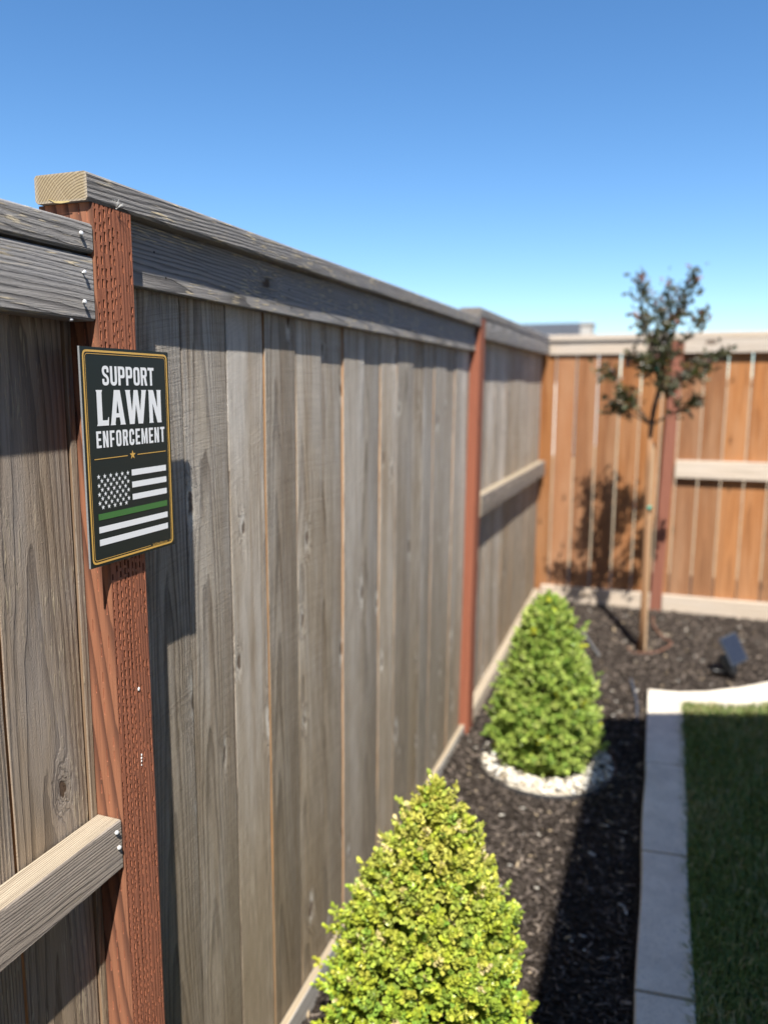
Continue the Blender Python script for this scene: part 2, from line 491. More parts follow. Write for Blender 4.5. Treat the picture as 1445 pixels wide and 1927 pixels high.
def lawn_soil():
    N = NT('lawn_thatch')
    p = N.n('ShaderNodeNewGeometry').outputs['Position']
    a = N.noise(p, 40.0, 4.0, 0.6)
    col = N.mix(N.ss(a, 0.35, 0.7), (.030, .040, .012), (.085, .070, .030))
    return N.done(N.bsdf(col, 0.95, N.bump(a, 0.01), 0.1))


def concrete():
    N = NT('pale_concrete')
    p = N.n('ShaderNodeNewGeometry').outputs['Position']
    s = N.sep(p)
    a = N.noise(p, 9.0, 4.0, 0.6); b = N.noise(p, 230.0, 3.0, 0.75); c = N.noise(p, 70.0, 4.0, 0.65)
    brush = N.noise(N.vec(N.m('MULTIPLY', s[0], 380.0), N.m('MULTIPLY', s[1], 16.0), 0.0), 1.0, 2.0)
    col = N.mix(N.ss(a, 0.3, 0.75), (.74, .67, .565), (.57, .515, .435))
    col = N.mix(N.ss(b, 0.52, 0.68, 0, .75), col, (.34, .32, .285))
    col = N.mix(N.ss(c, 0.52, 0.72, 0, .5), col, (.38, .36, .33))
    h = N.m('ADD', N.m('MULTIPLY', b, 0.5), N.m('ADD', N.m('MULTIPLY', c, 0.5), N.m('MULTIPLY', brush, 0.35)))
    return N.done(N.bsdf(col, 0.9, N.bump(h, 0.0014), 0.2))


def tint_mat(name, rough=0.5, trans=0.0, spec=0.3, varamt=0.0, back=None):
    N = NT(name)
    at = N.n('ShaderNodeAttribute', attribute_name='tint')
    col = at.outputs['Color']
    p = N.bsdf(col, rough, None, spec)
    if trans:
        tr = N.n('ShaderNodeBsdfTranslucent')
        N.put(tr.inputs[0], N.mix(0.5, col, (.30, .36, .02), 'MIX'))
        mx = N.n('ShaderNodeMixShader')
        mx.inputs[0].default_value = trans
        N.t.links.new(p, mx.inputs[1]); N.t.links.new(tr.outputs[0], mx.inputs[2])
        p = mx.outputs[0]
    return N.done(p)


M_EARTH, M_MULCH, M_SOIL, M_CONC = earth(), mulch_ground(), lawn_soil(), concrete()
M_CHIP = tint_mat('mulch_chips', 0.9, 0.0, 0.15)
M_GRASS = tint_mat('grass_blades', 0.5, 0.25, 0.3)
M_LEAF = tint_mat('boxwood_leaves', 0.34, 0.20, 0.5)
M_TLEAF = tint_mat('tree_leaves', 0.42, 0.18, 0.4)


def terrain():
    bm = bmesh.new()
    ys = [-60, -6, -1.0, 0, 1, 2, 3, 4, 5.02, 8, 20, 60, 400]
    xs = [-300, -30, -6, -1, 0.5, 2, 6, 30, 300]
    g = [[bm.verts.new((x, y, gz(y) - 0.03)) for x in xs] for y in ys]
    for j in range(len(ys) - 1):
        for i in range(len(xs) - 1):
            bm.faces.new((g[j][i], g[j][i + 1], g[j + 1][i + 1], g[j + 1][i]))
    props(obj_bm('ground', bm, [M_EARTH]), kind='structure')


def mulch_bed():
    nx, ny = 110, 230
    xs = np.linspace(-0.075, 3.2, nx); ys = np.linspace(-1.6, 4.99, ny)
    X, Y = np.meshgrid(xs, ys)
    Z = np.vectorize(gz)(Y) + RNG.normal(0, 0.0035, X.shape) + 0.008 * np.sin(X * 9 + 1.3) * np.sin(Y * 5.1)
    v = np.stack([X, Y, Z], -1).reshape(-1, 3)
    i = np.arange(nx * ny).reshape(ny, nx)
    q = np.stack([i[:-1, :-1], i[:-1, 1:], i[1:, 1:], i[1:, :-1]], -1).reshape(-1, 4)
    me = mesh_np('mulch_bed', v, q, M_MULCH, smooth=True)
    props(obj_from_mesh('mulch_bed', me), kind='structure')


KERB_OUT = [(.7110, 3.015), (.6955, 3.691), (.769, 3.693), (.830, 3.703), (.951, 3.751), (1.09, 3.838), (1.222, 3.942), (1.36, 4.07), (1.55, 4.29), (1.75, 4.60), (1.82, 4.94)]
KERB_IN = [(.8515, 3.033), (.842, 3.606), (.868, 3.611), (.948, 3.623), (1.02, 3.633), (1.10, 3.657), (1.201, 3.717), (1.35, 3.83), (1.66, 4.10), (1.90, 4.50), (1.98, 4.94)]


def kerb():
    root = thing('kerb', (0.78, 2.0, gz(2.0)), None, None)
    props(root, kind='structure')

    def slab(poly, name='kerb_block', top=0.04, ch=0.006):
        bm = bmesh.new()
        cx = sum(p[0] for p in poly) / len(poly); cy = sum(p[1] for p in poly) / len(poly)

        def inset(p):
            d = Vector((p[0] - cx, p[1] - cy)); return p[0] - ch * math.copysign(1, d.x) * .7, p[1]
        lo = [bm.verts.new((p[0], p[1], gz(p[1]) - 0.06)) for p in poly]
        mi = [bm.verts.new((p[0], p[1], gz(p[1]) + top - ch)) for p in poly]
        hi = [bm.verts.new((*inset(p), gz(p[1]) + top + random.uniform(-.0008, .0008))) for p in poly]
        n = len(poly)
        for k in range(n):
            a = (k + 1) % n
            bm.faces.new((lo[k], lo[a], mi[a], mi[k])); bm.faces.new((mi[k], mi[a], hi[a], hi[k]))
        return bm, hi
    edges = [-1.03, -.45, .13, .71, 1.288, 1.868, 2.448, 3.015]
    for k in range(len(edges) - 1):
        y0, y1 = edges[k] + .0058, edges[k + 1] - .0058

        def xl(y): return .735 - (y - 1.868) * .0215 + .003 * math.sin(y * 9)
        def xr(y): return .8705 - (y - 1.868) * .0165 + .003 * math.sin(y * 7 + 1)
        sk = .012
        m = 8
        left = [(xl(y0 + (y1 - y0) * i / m), y0 + (y1 - y0) * i / m) for i in range(m + 1)]
        right = [(xr(y0 + sk + (y1 - y0) * i / m), y0 + sk + (y1 - y0) * i / m) for i in range(m + 1)]
        poly = left + right[::-1]
        bm, hi = slab(poly)
        for i in range(m):
            bm.faces.new((hi[i], hi[i + 1], hi[2 * m - i], hi[2 * m + 1 - i]))
        ym = (y0 + y1) / 2
        obj_bm('kerb_block', bm, [M_CONC], root, (.8, ym, gz(ym)))
    # corner block and the curved run beyond it
    poly = KERB_OUT + KERB_IN[::-1]
    n = len(KERB_OUT)
    bm, hi = slab(poly, ch=0.004)
    for i in range(n - 1):
        bm.faces.new((hi[i], hi[i + 1], hi[2 * n - 2 - i], hi[2 * n - 1 - i]))
    obj_bm('kerb_block', bm, [M_CONC], root, (.9, 3.6, gz(3.6)))


def lawn_inside(x, y):
    """Inside the lawn, left edge and curved far edge given by the kerb's inner line."""
    xl = .8705 - (y - 1.868) * .0165
    pts = KERB_IN[1:]
    yy = np.interp(x, [p[0] for p in pts], [p[1] for p in pts])
    return (x > xl - .004) & (y < yy + .004)


def lawn():
    pts = [(.90, -1.6), (.868, 1.9), (.855, 3.0)] + [(x + .002, y) for x, y in KERB_IN[1:]] + [(2.9, 4.94), (2.9, -1.6)]
    xs = np.linspace(.845, 2.9, 40); ys = np.linspace(-1.6, 4.9, 90)
    bm = bmesh.new()
    f = bm.faces.new([bm.verts.new((x, y, gz(y) + .012)) for x, y in pts])
    props(obj_bm('lawn', bm, [M_SOIL]), kind='structure')
    # blades
    n = 85000
    x = .84 + (RNG.random(n) ** 1.4) * 1.0
    y = 1.0 + RNG.random(n) * 2.95
    ok = lawn_inside(x, y)
    x, y = x[ok], y[ok]; n = len(x)
    z = np.clip(-.195 + .0598 * y, -.255, .105) + .010
    hgt = RNG.uniform(.022, .055, n); wd = RNG.uniform(.0012, .0024, n)
    az = RNG.random(n) * 6.283; lean = RNG.uniform(.1, .9, n)
    dx, dy = np.cos(az), np.sin(az)
    px, py = -dy, dx
    base = np.stack([x, y, z], -1)
    side = np.stack([px, py, np.zeros(n)], -1) * wd[:, None]
    mid = base + np.stack([dx * lean * .35, dy * lean * .35, np.full(n, .62)], -1) * hgt[:, None]
    tip = base + np.stack([dx * lean, dy * lean, 1.0 - .35 * lean], -1) * hgt[:, None]
    V = np.stack([base - side, base + side, mid - side * .8, mid + side * .8, tip], 1).reshape(-1, 3)
    o = (np.arange(n) * 5)[:, None]
    T = np.concatenate([o + np.array([[0, 1, 3]]), o + np.array([[0, 3, 2]]), o + np.array([[2, 3, 4]])], 0)
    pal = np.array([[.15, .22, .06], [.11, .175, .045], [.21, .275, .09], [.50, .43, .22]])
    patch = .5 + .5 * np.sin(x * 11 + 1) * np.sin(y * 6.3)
    ci = np.where(RNG.random(n) < .06 + .26 * patch ** 2 + .16 * (y > 3.38), 3, RNG.integers(0, 3, n))  # extra dry tan blades at the far edge also paint in its sunlight
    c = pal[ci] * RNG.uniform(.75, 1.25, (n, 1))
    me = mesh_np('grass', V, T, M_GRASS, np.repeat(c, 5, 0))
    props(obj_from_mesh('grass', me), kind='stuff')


def mulch_chips():
    def in_bed(x, y):
        xk = np.where(y < 3.70, .725 - (y - 1.868) * .02, 9.0)
        yy = np.interp(x, [p[0] for p in KERB_OUT[1:]], [p[1] for p in KERB_OUT[1:]])
        behind = (y > 3.70) & ((x < .69) | (y > yy))
        return ((y <= 3.70) & (x < xk - .006)) | behind
    n = 46000
    x = -.03 + RNG.random(n) * 1.75; y = .9 + RNG.random(n) * 4.05
    ok = in_bed(x, y); x, y = x[ok], y[ok]; n = len(x)
    z = np.clip(-.195 + .0598 * y, -.255, .105) + .008 * np.sin(x * 9 + 1.3) * np.sin(y * 5.1) + RNG.uniform(.001, .011, n)
    L = RNG.uniform(.004, .016, n) * np.where(RNG.random(n) < .1, 1.8, 1.0); W = RNG.uniform(.0014, .0042, n); H = RNG.uniform(.001, .0028, n)
    az = RNG.random(n) * 6.283; pit = RNG.normal(0, .28, n); rol = RNG.normal(0, .4, n)
    d = np.stack([np.cos(az) * np.cos(pit), np.sin(az) * np.cos(pit), np.sin(pit)], -1)
    s = np.stack([-np.sin(az), np.cos(az), np.zeros(n)], -1)
    u = np.cross(d, s)
    s2 = s * np.cos(rol)[:, None] + u * np.sin(rol)[:, None]
    u2 = np.cross(d, s2)
    c0 = np.stack([x, y, z], -1)
    vs_ = []
    for i, (a, b, c) in enumerate([(-1, -1, -1), (1, -1, -1), (1, 1, -1), (-1, 1, -1), (-1, -1, 1), (1, -1, 1), (1, 1, 1), (-1, 1, 1)]):
        ka = (a * RNG.uniform(.6, 1.1, n) * L)[:, None]; kb = (b * RNG.uniform(.5, 1.1, n) * W)[:, None]; kc = (c * RNG.uniform(.6, 1.1, n) * H)[:, None]
        vs_.append(c0 + d * ka + s2 * kb + u2 * kc)
    V = np.stack(vs_, 1).reshape(-1, 3)
    o = (np.arange(n) * 8)[:, None]
    Q = np.concatenate([o + np.array([q]) for q in ((3, 2, 1, 0), (4, 5, 6, 7), (0, 1, 5, 4), (1, 2, 6, 5), (2, 3, 7, 6), (3, 0, 4, 7))], 0)
    pal = np.array([[.034, .027, .023], [.060, .048, .041], [.095, .077, .066], [.145, .118, .10], [.24, .195, .16], [.42, .33, .22], [.55, .52, .46]])
    ci = RNG.choice(7, n, p=[.27, .29, .22, .13, .068, .015, .007])
    col = pal[ci] * RNG.uniform(.7, 1.25, (n, 1))
    me = mesh_np('mulch_chips', V, Q, M_CHIP, np.repeat(col, 8, 0))
    props(obj_from_mesh('mulch_chips', me), kind='stuff')


terrain(); mulch_bed(); kerb(); lawn(); mulch_chips()


# ------------------------------------------------------------------ the side fence
side = thing('wooden_fence', (-0.04, 1.9, gz(1.9)), 'weathered grey plank fence running down the left side, with rusty red posts', 'fence')


def incised(bm, u0, u1, v0, v1, pos, nrm, cols, skip, depth=.0022, mi=0, mp=1, slit=.42, pitch=.0150):
    """A face cut with rows of short slits (pressure treatment): pos(u, v, d) gives a point d behind the face."""
    def quad(pts, m_):
        f = bm.faces.new([bm.verts.new(p) for p in pts]); f.material_index = m_
    p = (u1 - u0) / cols
    for c in range(cols):
        a = u0 + c * p
        sl = p * slit * random.uniform(.75, 1.1)
        s0 = a + (p - sl) / 2 + random.uniform(-.12, .12) * p
        s1 = s0 + sl
        quad([pos(a, v0, 0), pos(s0, v0, 0), pos(s0, v1, 0), pos(a, v1, 0)], mi)
        quad([pos(s1, v0, 0), pos(a + p, v0, 0), pos(a + p, v1, 0), pos(s1, v1, 0)], mi)
        v = v0; ph = random.uniform(0, pitch); nxt = v0 + ph
        while v < v1 - 1e-6:
            b0 = min(nxt, v1)
            if b0 > v:
                quad([pos(s0, v, 0), pos(s1, v, 0), pos(s1, b0, 0), pos(s0, b0, 0)], mi)
            v = b0
            if v >= v1 - 1e-6:
                break
            ln = pitch * random.uniform(.55, .88)
            b1 = min(v + ln, v1)
            if random.random() < skip[c % len(skip)]:
                quad([pos(s0, v, 0), pos(s1, v, 0), pos(s1, b1, 0), pos(s0, b1, 0)], mi)
            else:
                d = depth * random.uniform(.7, 1.25); t = min(.0022, (b1 - v) * .3); i = sl * .12
                A = [pos(s0, v, 0), pos(s1, v, 0), pos(s1, b1, 0), pos(s0, b1, 0)]
                B = [pos(s0 + i, v + t, d), pos(s1 - i, v + t, d), pos(s1 - i, b1 - t * .3, d), pos(s0 + i, b1 - t * .3, d)]
                for k in range(4):
                    quad([A[k], A[(k + 1) % 4], B[(k + 1) % 4], B[k]], mp if k != 1 else mi)
                quad(B, mp)
            v = b1; nxt = v + pitch * random.uniform(.14, .38)


def near_post():
    x0, x1, y0, y1, z0, z1 = -.088, 0.0, .9055, .9895, -.2, 1.671
    bm = bmesh.new()
    r = .003

    def wob(z): return .0009 * math.sin(z * 21) + .0006 * math.sin(z * 55 + 1)

    def q(pts, m_):
        f = bm.faces.new([bm.verts.new(p) for p in pts]); f.material_index = m_
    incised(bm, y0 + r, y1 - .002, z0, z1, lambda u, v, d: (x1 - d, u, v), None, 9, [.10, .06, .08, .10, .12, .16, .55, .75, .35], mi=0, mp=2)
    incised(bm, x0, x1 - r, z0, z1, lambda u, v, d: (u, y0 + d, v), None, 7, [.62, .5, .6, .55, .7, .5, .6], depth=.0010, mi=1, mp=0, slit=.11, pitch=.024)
    n = 60
    for i in range(n):       # the worn arris between the two seen faces
        a = z0 + (z1 - z0) * i / n; b = z0 + (z1 - z0) * (i + 1) / n
        q([(x1 - r, y0, a), (x1 - r, y0, b), (x1, y0 + r, b), (x1, y0 + r, a)], 1)
    q([(x1, y1 - .002, z0), (x1, y1 - .002, z1), (x1 - .002, y1, z1), (x1 - .002, y1, z0)], 0)
    q([(x1 - .002, y1, z0), (x1 - .002, y1, z1), (x0, y1, z1), (x0, y1, z0)], 0)
    q([(x0, y0, z0), (x0, y1, z0), (x0, y1, z1), (x0, y0, z1)], 0)
    q([(x0, y0, z1), (x0, y1, z1), (x1, y1, z1), (x1, y0 + r, z1), (x1 - r, y0, z1)], 0)
    bm.normal_update()
    c = Vector(((x0 + x1) / 2, (y0 + y1) / 2, 0))
    for f in bm.faces:
        ctr = f.calc_center_median()
        d = ctr - c; d.z = 0
        if f.normal.dot(d) < -1e-7 and abs(f.normal.z) < .9:
            f.normal_flip()
        elif f.normal.z < -.9 and ctr.z > 1.6:
            f.normal_flip()
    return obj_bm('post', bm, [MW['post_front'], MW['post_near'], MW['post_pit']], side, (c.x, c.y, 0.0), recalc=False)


near_post()
# the middle post of the run and the one behind the camera
timber('post', 'Z', -.088, 0.0, 3.155, 3.2385, -.12, 1.709, ('post_far',), side, ch=.003, jit=.0008, seg=10, lean=-.078)
timber('post', 'Z', -.088, 0.0, -1.34, -1.256, -.40, 1.633, ('post_far',), side, ch=.003, jit=.0008, seg=10)

# caps
o = timber('cap', 'Y', -.0855, 0.0015, 1.672, 1.709, .8975, 3.152, ('rail', 'rail', 'end_grain'), side, ch=.0035, jit=.0004, seg=14)
timber('cap', 'Y', -.0855, 0.0005, 1.604, 1.643, -1.252, .9045, ('rail', 'rail', 'end_grain'), side, ch=.0035, jit=.0005, seg=12)
timber('cap', 'Y', -.0855, 0.0015, 1.710, 1.747, 3.142, 4.949, ('rail', 'rail', 'rail_warm'), side, ch=.0035, jit=.0004, seg=12)
# top rails
timber('top_rail', 'Y', -.0370, -.0185, 1.575, 1.669, .991, 3.152, ('rail', 'rail', 'end_grain'), side, ch=.002, jit=.0004, seg=14, rise=.002)
timber('top_rail', 'Y', -.0445, -.0010, 1.5155, 1.600, -1.252, .9045, ('rail', 'rail', 'end_grain'), side, ch=.0035, jit=.0007, seg=14)
timber('top_rail', 'Y', -.0425, -.0010, 1.630, 1.707, 3.2425, 4.947, ('rail', 'rail', 'rail'), side, ch=.003, jit=.0006, seg=10, rise=.006)
# middle rails: the bay beside the camera and the last bay
o = timber('middle_rail', 'Y', -.0445, -.0005, .7045, .7835, -1.252, .9035, ('rail_warm', 'rail_top', 'rail_top'), side, ch=.002, jit=.0007, seg=14, rise=0.0)
timber('middle_rail', 'Y', -.0425, -.0010, .893, .984, 3.2425, 4.947, ('rail_warm', 'kick_top', 'rail_top'), side, ch=.003, jit=.0006, seg=10, rise=.008)


def board(y0, y1, x, zb, zt, mat, lean=0.0, thick=.015, par=side, edge='fresh_edge', jit=.0007, axis='Z'):
    return timber('board', 'Z', x - thick, x, y0, y1, zb, zt, (mat, edge, edge), par, ch=.0012, jit=jit, seg=12, lean=lean)


# left bay: boards behind the rails
gaps = [-1.256 + .1432 * k for k in range(15)]
g = .8915 - .1432 * 15
for k in range(15):
    y0 = g + k * .1432
    board(y0 + .0028, y0 + .1432 - .0028, -.0465 + random.uniform(-.0015, .0015), -.30, 1.655, 'brown_board', thick=.016)
board(.8920, .9050, -.0438, -.28, 1.655, 'brown_board', thick=.018, edge='dull_edge')
# long middle bay: boards face the yard
cuts = [.992, 1.159, 1.3025, 1.4425, 1.5845, 1.7205, 1.8545, 1.995, 2.124, 2.262, 2.415, 2.530, 2.652, 2.800, 2.925, 3.040, 3.153]
gapw = [.004, .0026, .0030, .0056, .0060, .0026, .0052, .004, .0028, .0056, .003, .003, .0060, .003, .004, .0056, .003]
xo = [0, -.0012, -.0004, .0018, .0012, -.0026, .0008, -.0016, .0004, .0012, -.002, -.0002, .0012, -.0014, .0008, -.0008]
for k in range(16):
    ln = -.062 * max(0.0, (cuts[k] - 1.4) / 1.75) if k < 15 else -.066
    board(cuts[k] + gapw[k] * .5, cuts[k + 1] - gapw[k + 1] * .5, -.0392 + xo[k], -.16, 1.662, 'grey_board', lean=ln, edge='dark_edge' if k in (1, 2, 7, 11) else 'fresh_edge')
# last bay
for k in range(13):
    y0 = 3.245 + k * .1335
    board(y0 + .0022, min(y0 + .1335 - .0022, 4.968), -.0445 + random.uniform(-.0015, .0015), -.05, 1.70, 'grey_board', lean=-.05 * (1 - k / 13) - .012)

# kickboards
def kick(l0, l1, x0, x1, zt0, zt1, h, mats, par=side):
    bm = bm_prism('Y', x0, x1, zt0 - h, zt0, l0, l1, seg=10, ch=.002, jit=.0008, rise=zt1 - zt0)
    obj_bm('kickboard', bm, [MW[m_] for m_ in mats], par, ((x0 + x1) / 2, l0, zt0))


kick(.995, 3.10, -.0345, -.0150, -.052, .031, .092, ('kick_face', 'kick_top', 'kick_top'))
kick(-1.25, .902, -.0440, -.0060, -.14, -.06, .092, ('kick_face', 'kick_top', 'kick_top'))
kick(3.20, 4.947, -.0430, -.0060, .058, .172, .10, ('kick_pale', 'kick_top', 'kick_top'))

# nails
M_NAIL = plain('galvanised_nail', (.72, .73, .74), .45, .5, .25, speck=.4, scale=900)


def nail(pos, nrm=(1, 0, 0), r=.0032, tilt=(0, 0)):
    bm = bmesh.new()
    n = Vector(nrm).normalized()
    q = n.to_track_quat('Z', 'Y')
    n2 = 12
    prof = [(.0, .0019), (.55, .0018), (.92, .0012), (1.0, .0003), (.95, -.0004)]
    rings = []
    for rr, zz in prof[1:]:
        rings.append([bm.verts.new(Vector(pos) + q @ Vector((r * rr * math.cos(6.2832 * k / n2), r * rr * math.sin(6.2832 * k / n2), zz))) for k in range(n2)])
    top = bm.verts.new(Vector(pos) + q @ Vector((0, 0, prof[0][1])))
    for k in range(n2):
        bm.faces.new((top, rings[0][k], rings[0][(k + 1) % n2]))
        for a, b in zip(rings, rings[1:]):
            bm.faces.new((a[k], b[k], b[(k + 1) % n2], a[(k + 1) % n2]))
    # shank running into the wood
    bm_tube(bm, [Vector(pos) + n * .0004, Vector(pos) - n * .012], .0013, 6)
    obj_bm('nail', bm, [M_NAIL], side, pos, smooth=True)


nail((.0025, .8805, 1.626), (1, -.25, .12))
nail((.0016, .8845, 1.577), (1, .2, .1))
nail((.0016, .8815, 1.5385), (1, -.1, .2))
nail((.0012, .8915, .769), (1, -.35, .25), .0034)
nail((.0012, .8955, .7425), (1, -.35, .25), .0034)
nail((-.004, .8600, 1.5135), (.3, 0, -1), .0028)
for y, z in ((1.065, 1.632), (1.093, 1.597), (1.52, 1.628), (1.53, 1.592), (2.2, 1.628)):
    bm = bmesh.new()
    bm_tube(bm, [(-.0178, y, z), (-.0192, y, z)], .0018, 8)
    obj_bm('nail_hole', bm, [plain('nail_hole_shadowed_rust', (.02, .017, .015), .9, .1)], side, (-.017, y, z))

# droppings of white paint on the red post, dandelion fluff and a dry straw caught under the cap
M_WHITE = plain('white_speck', (.85, .85, .83), .7, .3)
for (y, z, r) in ((.9585, .9690, .0030), (.9580, .862, .0018), (.9575, .857, .0020), (.9572, .852, .0017), (.9570, .846, .0014)):
    bm = bmesh.new()
    bmesh.ops.create_icosphere(bm, subdivisions=1, radius=r, matrix=Matrix.Translation((.0004, y, z)) @ Matrix.Diagonal((.35, .8, 1.25, 1)))
    obj_bm('paint_fleck', bm, [M_WHITE], side, (0, y, z), smooth=True)


def fluff():
    bm = bmesh.new()
    c = Vector((.003, .9535, 1.6715))
    for k in range(16):
        d = Vector((random.uniform(.0, .9), random.uniform(-.8, .9), random.uniform(.15, 1.1))).normalized()
        bm_tube(bm, [c, c + d * .008 + Vector((0, 0, .001)), c + d * random.uniform(.008, .014)], [.00028, .00016, .0001], 4)
    bmesh.ops.create_icosphere(bm, subdivisions=1, radius=.0011, matrix=Matrix.Translation(c))
    props(obj_bm('seed_fluff', bm, [M_WHITE], None, c), 'white tuft of seed fluff caught under the cap on the near red post', 'seed fluff')
    bm = bmesh.new()
    pts = [(-.062, .8965, 1.6768), (-.052, .8962, 1.6722), (-.042, .8962, 1.6714), (-.028, .8965, 1.6716)]
    for i in range(3):
        a, b = Vector(pts[i]), Vector(pts[i + 1])
        w0, w1 = (.0003, .0011, .0015, .0008)[i:i + 2]
        q = [bm.verts.new(a + Vector((0, 0, w0))), bm.verts.new(a - Vector((0, 0, w0))), bm.verts.new(b - Vector((0, 0, w1))), bm.verts.new(b + Vector((0, 0, w1)))]
        bm.faces.new(q)
    bmesh.ops.remove_doubles(bm, verts=bm.verts, dist=1e-5)
    r_ = bmesh.ops.solidify(bm, geom=bm.faces[:], thickness=.0004)
    props(obj_bm('dry_leaf', bm, [plain('dry_straw', (.46, .37, .17), .6, .3, speck=.4, scale=300)], None, (-.042, .896, 1.671)),
          'small dry yellow straw caught under the pale cap end', 'dry leaf')


fluff()

# ------------------------------------------------------------------ the back fence
back = thing('wooden_fence', (.7, 4.98, gz(4.95)), 'orange stained plank fence across the back, with sun bleached rails', 'fence')
timber('post', 'Z', 4.950, 5.036, .699, .7655, 0.0, 1.716, ('post_far',), back, ch=.003, jit=.0008, seg=10)
bpy.data.objects.remove(back.children[0])


def post_x(xt0, xt1, xb0, xb1, zb, zt):
    bm = bm_prism('Z', xt0, xt1, 4.948, 5.030, zb, zt, seg=10, ch=.003, jit=.0008)
    for v in bm.verts:
        f = 1 - (v.co.z - zb) / (zt - zb)
        v.co.x += f * (xb0 - xt0)
    obj_bm('post', bm, [MW['post_far']] * 3, back, ((xt0 + xt1) / 2, 4.99, zb))


post_x(.702, .768, .655, .725, .0, 1.714)
post_x(2.70, 2.77, 2.70, 2.77, .0, 1.714)
timber('cap', 'X', 4.950, 5.036, 1.716, 1.753, -.087, .7, ('pale_rail_x',), back, ch=.003, jit=.0005, seg=10)
timber('cap', 'X', 4.949, 5.036, 1.717, 1.755, .703, 2.9, ('pale_rail_x',), back, ch=.003, jit=.0005, seg=12)
timber('top_rail', 'X', 4.9645, 4.981, 1.636, 1.714, .000, .700, ('pale_rail_x',), back, ch=.002, jit=.0005, seg=8)
timber('top_rail', 'X', 4.950, 4.985, 1.637, 1.715, .769, 2.70, ('pale_rail_x',), back, ch=.003, jit=.0005, seg=12)
timber('middle_rail', 'X', 4.9495, 4.985, .916, 1.020, .762, 2.70, ('pale_rail_x',), back, ch=.003, jit=.0006, seg=12)
bk = [(-.085, .040), (.040, .164), (.164, .291), (.291, .420), (.420, .541), (.541, .662), (.662, .760)]
bk += [(.760 + .125 * k, .760 + .125 * (k + 1)) for k in range(1, 16)]
bk.insert(7, (.760, .885))
for k, (a, b) in enumerate(bk):
    yb = 4.982 if k < 7 else 4.9865
    gp = random.uniform(.0026, .0047)
    bm = bm_prism('Z', a + gp, b - gp, yb, yb + .015, .06, 1.705, seg=8, ch=.0012, jit=.0008)
    for f in bm.faces:
        f.material_index = {0: 1, 1: 0, 2: 1}[f.material_index]
    o = obj_bm('board', bm, [MW['orange_board_x'] if 'orange_board_x' in MW else MW['orange_board'], MW['fresh_edge']], back, ((a + b) / 2, yb, .06))
for (x0, x1, d) in ((.0, .658, 0), (.729, 2.70, .004)):
    timber('kickboard', 'X', 4.948, 4.9815, .085, .200 + d, x0, x1, ('pale_rail_x',), back, ch=.003, jit=.0008, seg=10, rise=.006)


# ------------------------------------------------------------------ the sign on the near post
SX, SY, SZ = 0.0080, .8588, 1.4798       # front face, left edge, top edge
SW, SH = .1946, .3009


def rounded(poly, seg=6):
    """poly: (x, y, r) corners -> outline points"""
    out = []
    n = len(poly)
    for i in range(n):
        p = Vector(poly[i][:2]); r = poly[i][2] if len(poly[i]) > 2 else 0
        if r <= 0:
            out.append((p.x, p.y)); continue
        a = (Vector(poly[i - 1][:2]) - p); b = (Vector(poly[(i + 1) % n][:2]) - p)
        la, lb = a.length, b.length
        a.normalize(); b.normalize()
        ang = math.acos(max(-1, min(1, a.dot(b))))
        if ang > 3.05:
            out.append((p.x, p.y)); continue
        t = min(r / math.tan(ang / 2), la * .49, lb * .49)
        p0, p1 = p + a * t, p + b * t
        for k in range(seg + 1):
            f = k / seg
            q = p0 * (1 - f) ** 2 + p * 2 * f * (1 - f) + p1 * f * f
            # between a parabola and a true arc: pull slightly outward
            out.append((q.x * .88 + (p.x) * .12 * 4 * f * (1 - f) + q.x * .12 * (1 - 4 * f * (1 - f)), q.y * .88 + p.y * .12 * 4 * f * (1 - f) + q.y * .12 * (1 - 4 * f * (1 - f))))
    return out


def stroke(path, w, r, seg=6):
    """flat-ended stroke of width w along a path with rounded corners"""
    pts = []
    n = len(path)
    for i, p in enumerate(path):
        if i in (0, n - 1):
            pts.append(Vector(p)); continue
        p = Vector(p); a = Vector(path[i - 1]) - p; b = Vector(path[i + 1]) - p
        la, lb = a.length, b.length; a.normalize(); b.normalize()
        t = min(r, la * .5, lb * .5)
        for k in range(seg + 1):
            f = k / seg
            pts.append((p + a * t) * (1 - f) ** 2 + p * 2 * f * (1 - f) + (p + b * t) * f * f)
    clean = [pts[0]]
    for p in pts[1:]:
        if (p - clean[-1]).length > 1e-5:
            clean.append(p)
    L_, R_ = [], []
    for i, p in enumerate(clean):
        d0 = (clean[i] - clean[i - 1]).normalized() if i > 0 else None
        d1 = (clean[i + 1] - clean[i]).normalized() if i < len(clean) - 1 else None
        d0 = d0 if d0 is not None else d1; d1 = d1 if d1 is not None else d0
        n0 = Vector((-d0.y, d0.x)); n1 = Vector((-d1.y, d1.x))
        m_ = (n0 + n1).normalized(); s = 1 / max(.5, m_.dot(n0))
        L_.append(p + m_ * w / 2 * s); R_.append(p - m_ * w / 2 * s)
    return [(p.x, p.y) for p in L_ + R_[::-1]]


